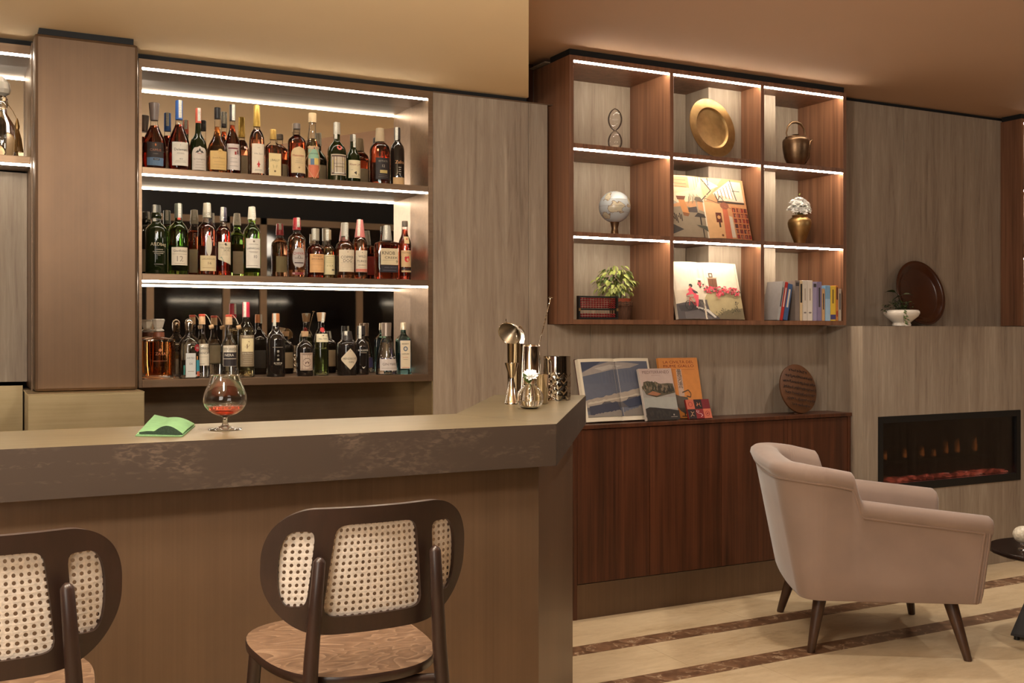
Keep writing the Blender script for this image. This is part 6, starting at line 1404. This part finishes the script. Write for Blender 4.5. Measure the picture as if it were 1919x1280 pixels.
# ------------------------------------------------------------------ armchair
CH = Vector((3.445, 3.352, 0)); ang_ = radians(-33)
ch = thing('armchair', 'beige velvet tub armchair with dark tapered wooden legs', 'armchair', CH, (0, 0, ang_))
ZB0 = .226
def plan(n=72):
    """outer foot line from the near front to the far front; returns (x forward, y left) with normals"""
    pts = []
    hw_, xb, xf, r = .372, -.335, .345, .09
    for i in range(19): pts.append((xf+(-(xf)+(xb+r))*i/18, -hw_))
    for i in range(1, 12): a = -pi/2-(pi/2)*i/12; pts.append((xb+r+r*cos(a), -hw_+r+r*sin(a)))
    for i in range(0, 15): pts.append((xb-.012*sin(pi*i/14), -(hw_-r)+2*(hw_-r)*i/14))
    for i in range(1, 12): a = pi-(pi/2)*i/12; pts.append((xb+r+r*cos(a), hw_-r+r*sin(a)))
    for i in range(19): pts.append((xb+r+(xf-xb-r)*i/18, hw_))
    return [Vector(q) for q in pts]
pl_ = plan()
# densify where the arm steps up to the wing
dn = []
for i, q in enumerate(pl_):
    dn.append(q)
    if i+1 < len(pl_) and abs(q.y) > .36 and -.30 < q.x < .02:
        for k in range(1, 6): dn.append(q.lerp(pl_[i+1], k/6))
pl_ = dn; n_ = len(pl_)
def nrm_(i):
    a = pl_[max(0, i-1)]; b_ = pl_[min(n_-1, i+1)]; t_ = (b_-a).normalized(); return Vector((t_.y, -t_.x))*-1 if False else Vector((t_.y, -t_.x))
def prm(q):
    x = q.x
    h = linp([(-.12, .628), (.345, .572)], x)
    k = 0 if x > -.098 else (1 if x < -.145 else (-.098-x)/.047); k = k*k*(3-2*k)
    hb2 = .738+.036*min(1, max(0, (-.145-x)/.17))
    h = h*(1-k)+hb2*k
    return h, k
rows_ = []; outer = []
for i, q in enumerate(pl_):
    h, k = prm(q); nn = nrm_(i)
    if nn.dot(q-Vector((0, 0))) < 0: nn = -nn
    back = min(1, max(0, (-.10-q.x)/.22)); lean = .030+.065*back; fwd = .034*max(0, (q.x-.10)/.245)
    th_ = .115+.015*back
    sec = []
    def pt(off, z_):
        f_ = fwd*min(1, max(0, (z_-ZB0)/.34)); return Vector((q.x+nn.x*off+f_, q.y+nn.y*off, z_))
    zl = h-.062
    for s_ in (0, .03, .25, .5, .75, 1): sec.append(pt(lean*s_-(.006 if s_ == 0 else 0), ZB0+(zl-ZB0)*s_))
    outer.append((pt(lean+.004, zl+.003), nn, q, fwd, lean))
    for off, z_ in ((.013, h-.050), (.022, h-.030), (.018, h-.010), (.002, h+.002), (-.030, h+.006), (-.070, h+.001), (-.098, h-.014), (-.112, h-.040), (-.118, h-.085)): sec.append(pt(lean+off, z_))
    sec.append(pt(lean*.6-th_, .44)); sec.append(pt(-th_, .40)); sec.append(pt(-th_, .26)); sec.append(pt(-.05, ZB0-.002))
    rows_.append(sec)
g = MB(); g.grid(rows_)
# rounded fronts of both arms
for idx, sg in ((0, 1), (n_-1, -1)):
    base_ = rows_[idx]; cen = sum(base_, Vector())/len(base_); stack = [base_]
    for f_, dx_ in ((.985, .008), (.94, .015), (.86, .019), (.0, .021)):
        stack.append([cen+(p_-cen)*f_+Vector((dx_, 0, 0)) for p_ in base_])
    if sg > 0: stack = [list(reversed(s_)) for s_ in stack]
    g.grid(stack)
    g.grid([[s_[0], s_[-1]] for s_ in stack])
g.build('shell', M['velvet'], ch, smooth=True, ang=75)
o_pts = [a for a, *_ in outer]
pipe_near = []
q0_, nn0, pq, fw, ln = outer[0]
def front_drop(oi):
    p0, nn, q, fwd, lean = outer[oi]; res = []
    for s_ in (1, .97, .9, .75, .5, .25, .03):
        z_ = ZB0+(p0.z-ZB0)*s_; f_ = fwd*min(1, (z_-ZB0)/.34); res.append(Vector((q.x-.012+f_, q.y+nn.y*(lean*s_+.003), z_)))
    return res
trim_pts = [p_ for p_ in o_pts[1:-1]]
path_ = list(reversed(front_drop(0)))+trim_pts+front_drop(n_-1)
for off in (0,):
    MB().tube(path_, .0052, 8).build('piping', M['velvet_piping'], ch, smooth=True)
path2 = [p_+Vector((0.017, 0, 0)) for p_ in reversed(front_drop(0))]
MB().tube([Vector((p_.x+.004, p_.y-.001, p_.z+(.012 if p_.z > .5 else 0))) for p_ in path2], .0035, 8).build('piping', M['velvet_piping'], ch, smooth=True)
def rounded_box(x0, x1, y0, y1, z0, z1, r, crown=0):
    """soft cushion: superellipse plan, rounded edges"""
    mb = MB(); rws = []; cx, cy = (x0+x1)/2, (y0+y1)/2; hx, hy = (x1-x0)/2, (y1-y0)/2
    for (f_, z_) in ((.0, z0), (.9, z0), (.97, z0+r*.3), (1, z0+r), (1, z1-r), (.975, z1-r*.35), (.92, z1), (.6, z1+crown*.7), (.0, z1+crown)):
        row = []
        for i in range(48):
            a = 2*pi*i/48; c_, s_ = cos(a), sin(a); k = (abs(c_)**7+abs(s_)**7)**(-1/7); row.append((cx+hx*c_*k*f_, cy+hy*s_*k*f_, z_))
        rws.append(row)
    return mb.grid(rws, wrap=True)
rounded_box(-.21, .385, -.245, .245, .30, .435, .03, .015).build('seat_cushion', M['velvet'], ch, smooth=True, ang=70)
MB().box(-.29, .355, -.30, .30, .235, .30).build('seat_base', M['velvet'], ch, bevel=.01)
for fx, fy, hx, hy in ((-.2835, -.303, -.235, -.26), (.315, -.355, .262, -.285), (-.312, .3186, -.25, .27), (.285, .338, .24, .27)):
    MB().tube([(hx, hy, .236), (hx*.35+fx*.65, hy*.35+fy*.65, .085), (fx, fy, .003), (fx, fy, .0006)], [.028, .020, .0155, .014], 20).build('leg', M['leg_wood'], ch, smooth=True, ang=50)
# ------------------------------------------------------------------ round table at the right edge
tb_ = thing('side_table', 'small round dark table beside the armchair', 'table', (4.103, 2.913, 0), (0, 0, radians(20)))
MB().lathe([(.358, .24), (.360, .266), (.364, .270), (.376, .270), (.380, .267), (.380, .001)], 64).build('tabletop', M['table_black'], tb_, smooth=True, ang=40)
g = MB()
rws = [[(r*cos(a), r*sin(a), z_) for a in [pi/4+pi/2*i for i in range(4)]] for r, z_ in ((.205, .018), (.203, .028), (.060, .350), (.08, .358))]
g.grid(rws, wrap=True).add(rws[0], [(3, 2, 1, 0)]).add(rws[-1], [(0, 1, 2, 3)])
g.build('pedestal', CAPM((20, 13, 10), .6), tb_)
for i in range(4):
    a = pi/4+pi/2*i; MB().lathe([(0.0006, .011), (.018, .011)], 14, mat=Matrix.Translation((.178*cos(a), .178*sin(a), 0))).build('foot', M['black_metal'], tb_)
q = onz(1914, 1030, .38)
cd = thing('stone_ball', 'round marble ball candle holder on a clear glass foot', 'candle holder', (q.x+.012, q.y, .3806))
k_ = dep(1914, q.y)/FPX
MB().lathe([(0, .020), (.003, .020), (.007, .008), (.016, .007), (.020, .012), (.026, .012)], 24).build('foot', M['crystal'], cd, smooth=True, ang=50)
MB().lathe([(.062-.036*cos(a), .040*sin(a)) for a in [pi*i/22 for i in range(23)]], 36).build('ball', streak('pale_marble', [(150, 136, 112), (206, 196, 176), (226, 220, 206)], (20, 20, 20), (60, 60, 60), .4, .3, dist=1.5), cd, smooth=True)
# far niches of the second unit: a few objects just inside the picture edge
sp = thing('wooden_box', 'small pale wooden box in the middle niche beyond the fireplace', 'box', (q0+.10, 4.2, 1.753+EPS))
MB().box(-.05, .05, -.04, .04, 0, .05).build('body', CAPM((200, 150, 96), .5), sp, bevel=.003); MB().box(-.052, .052, -.042, .042, .0505, .066).build('lid', CAPM((60, 40, 28), .5), sp, bevel=.003)
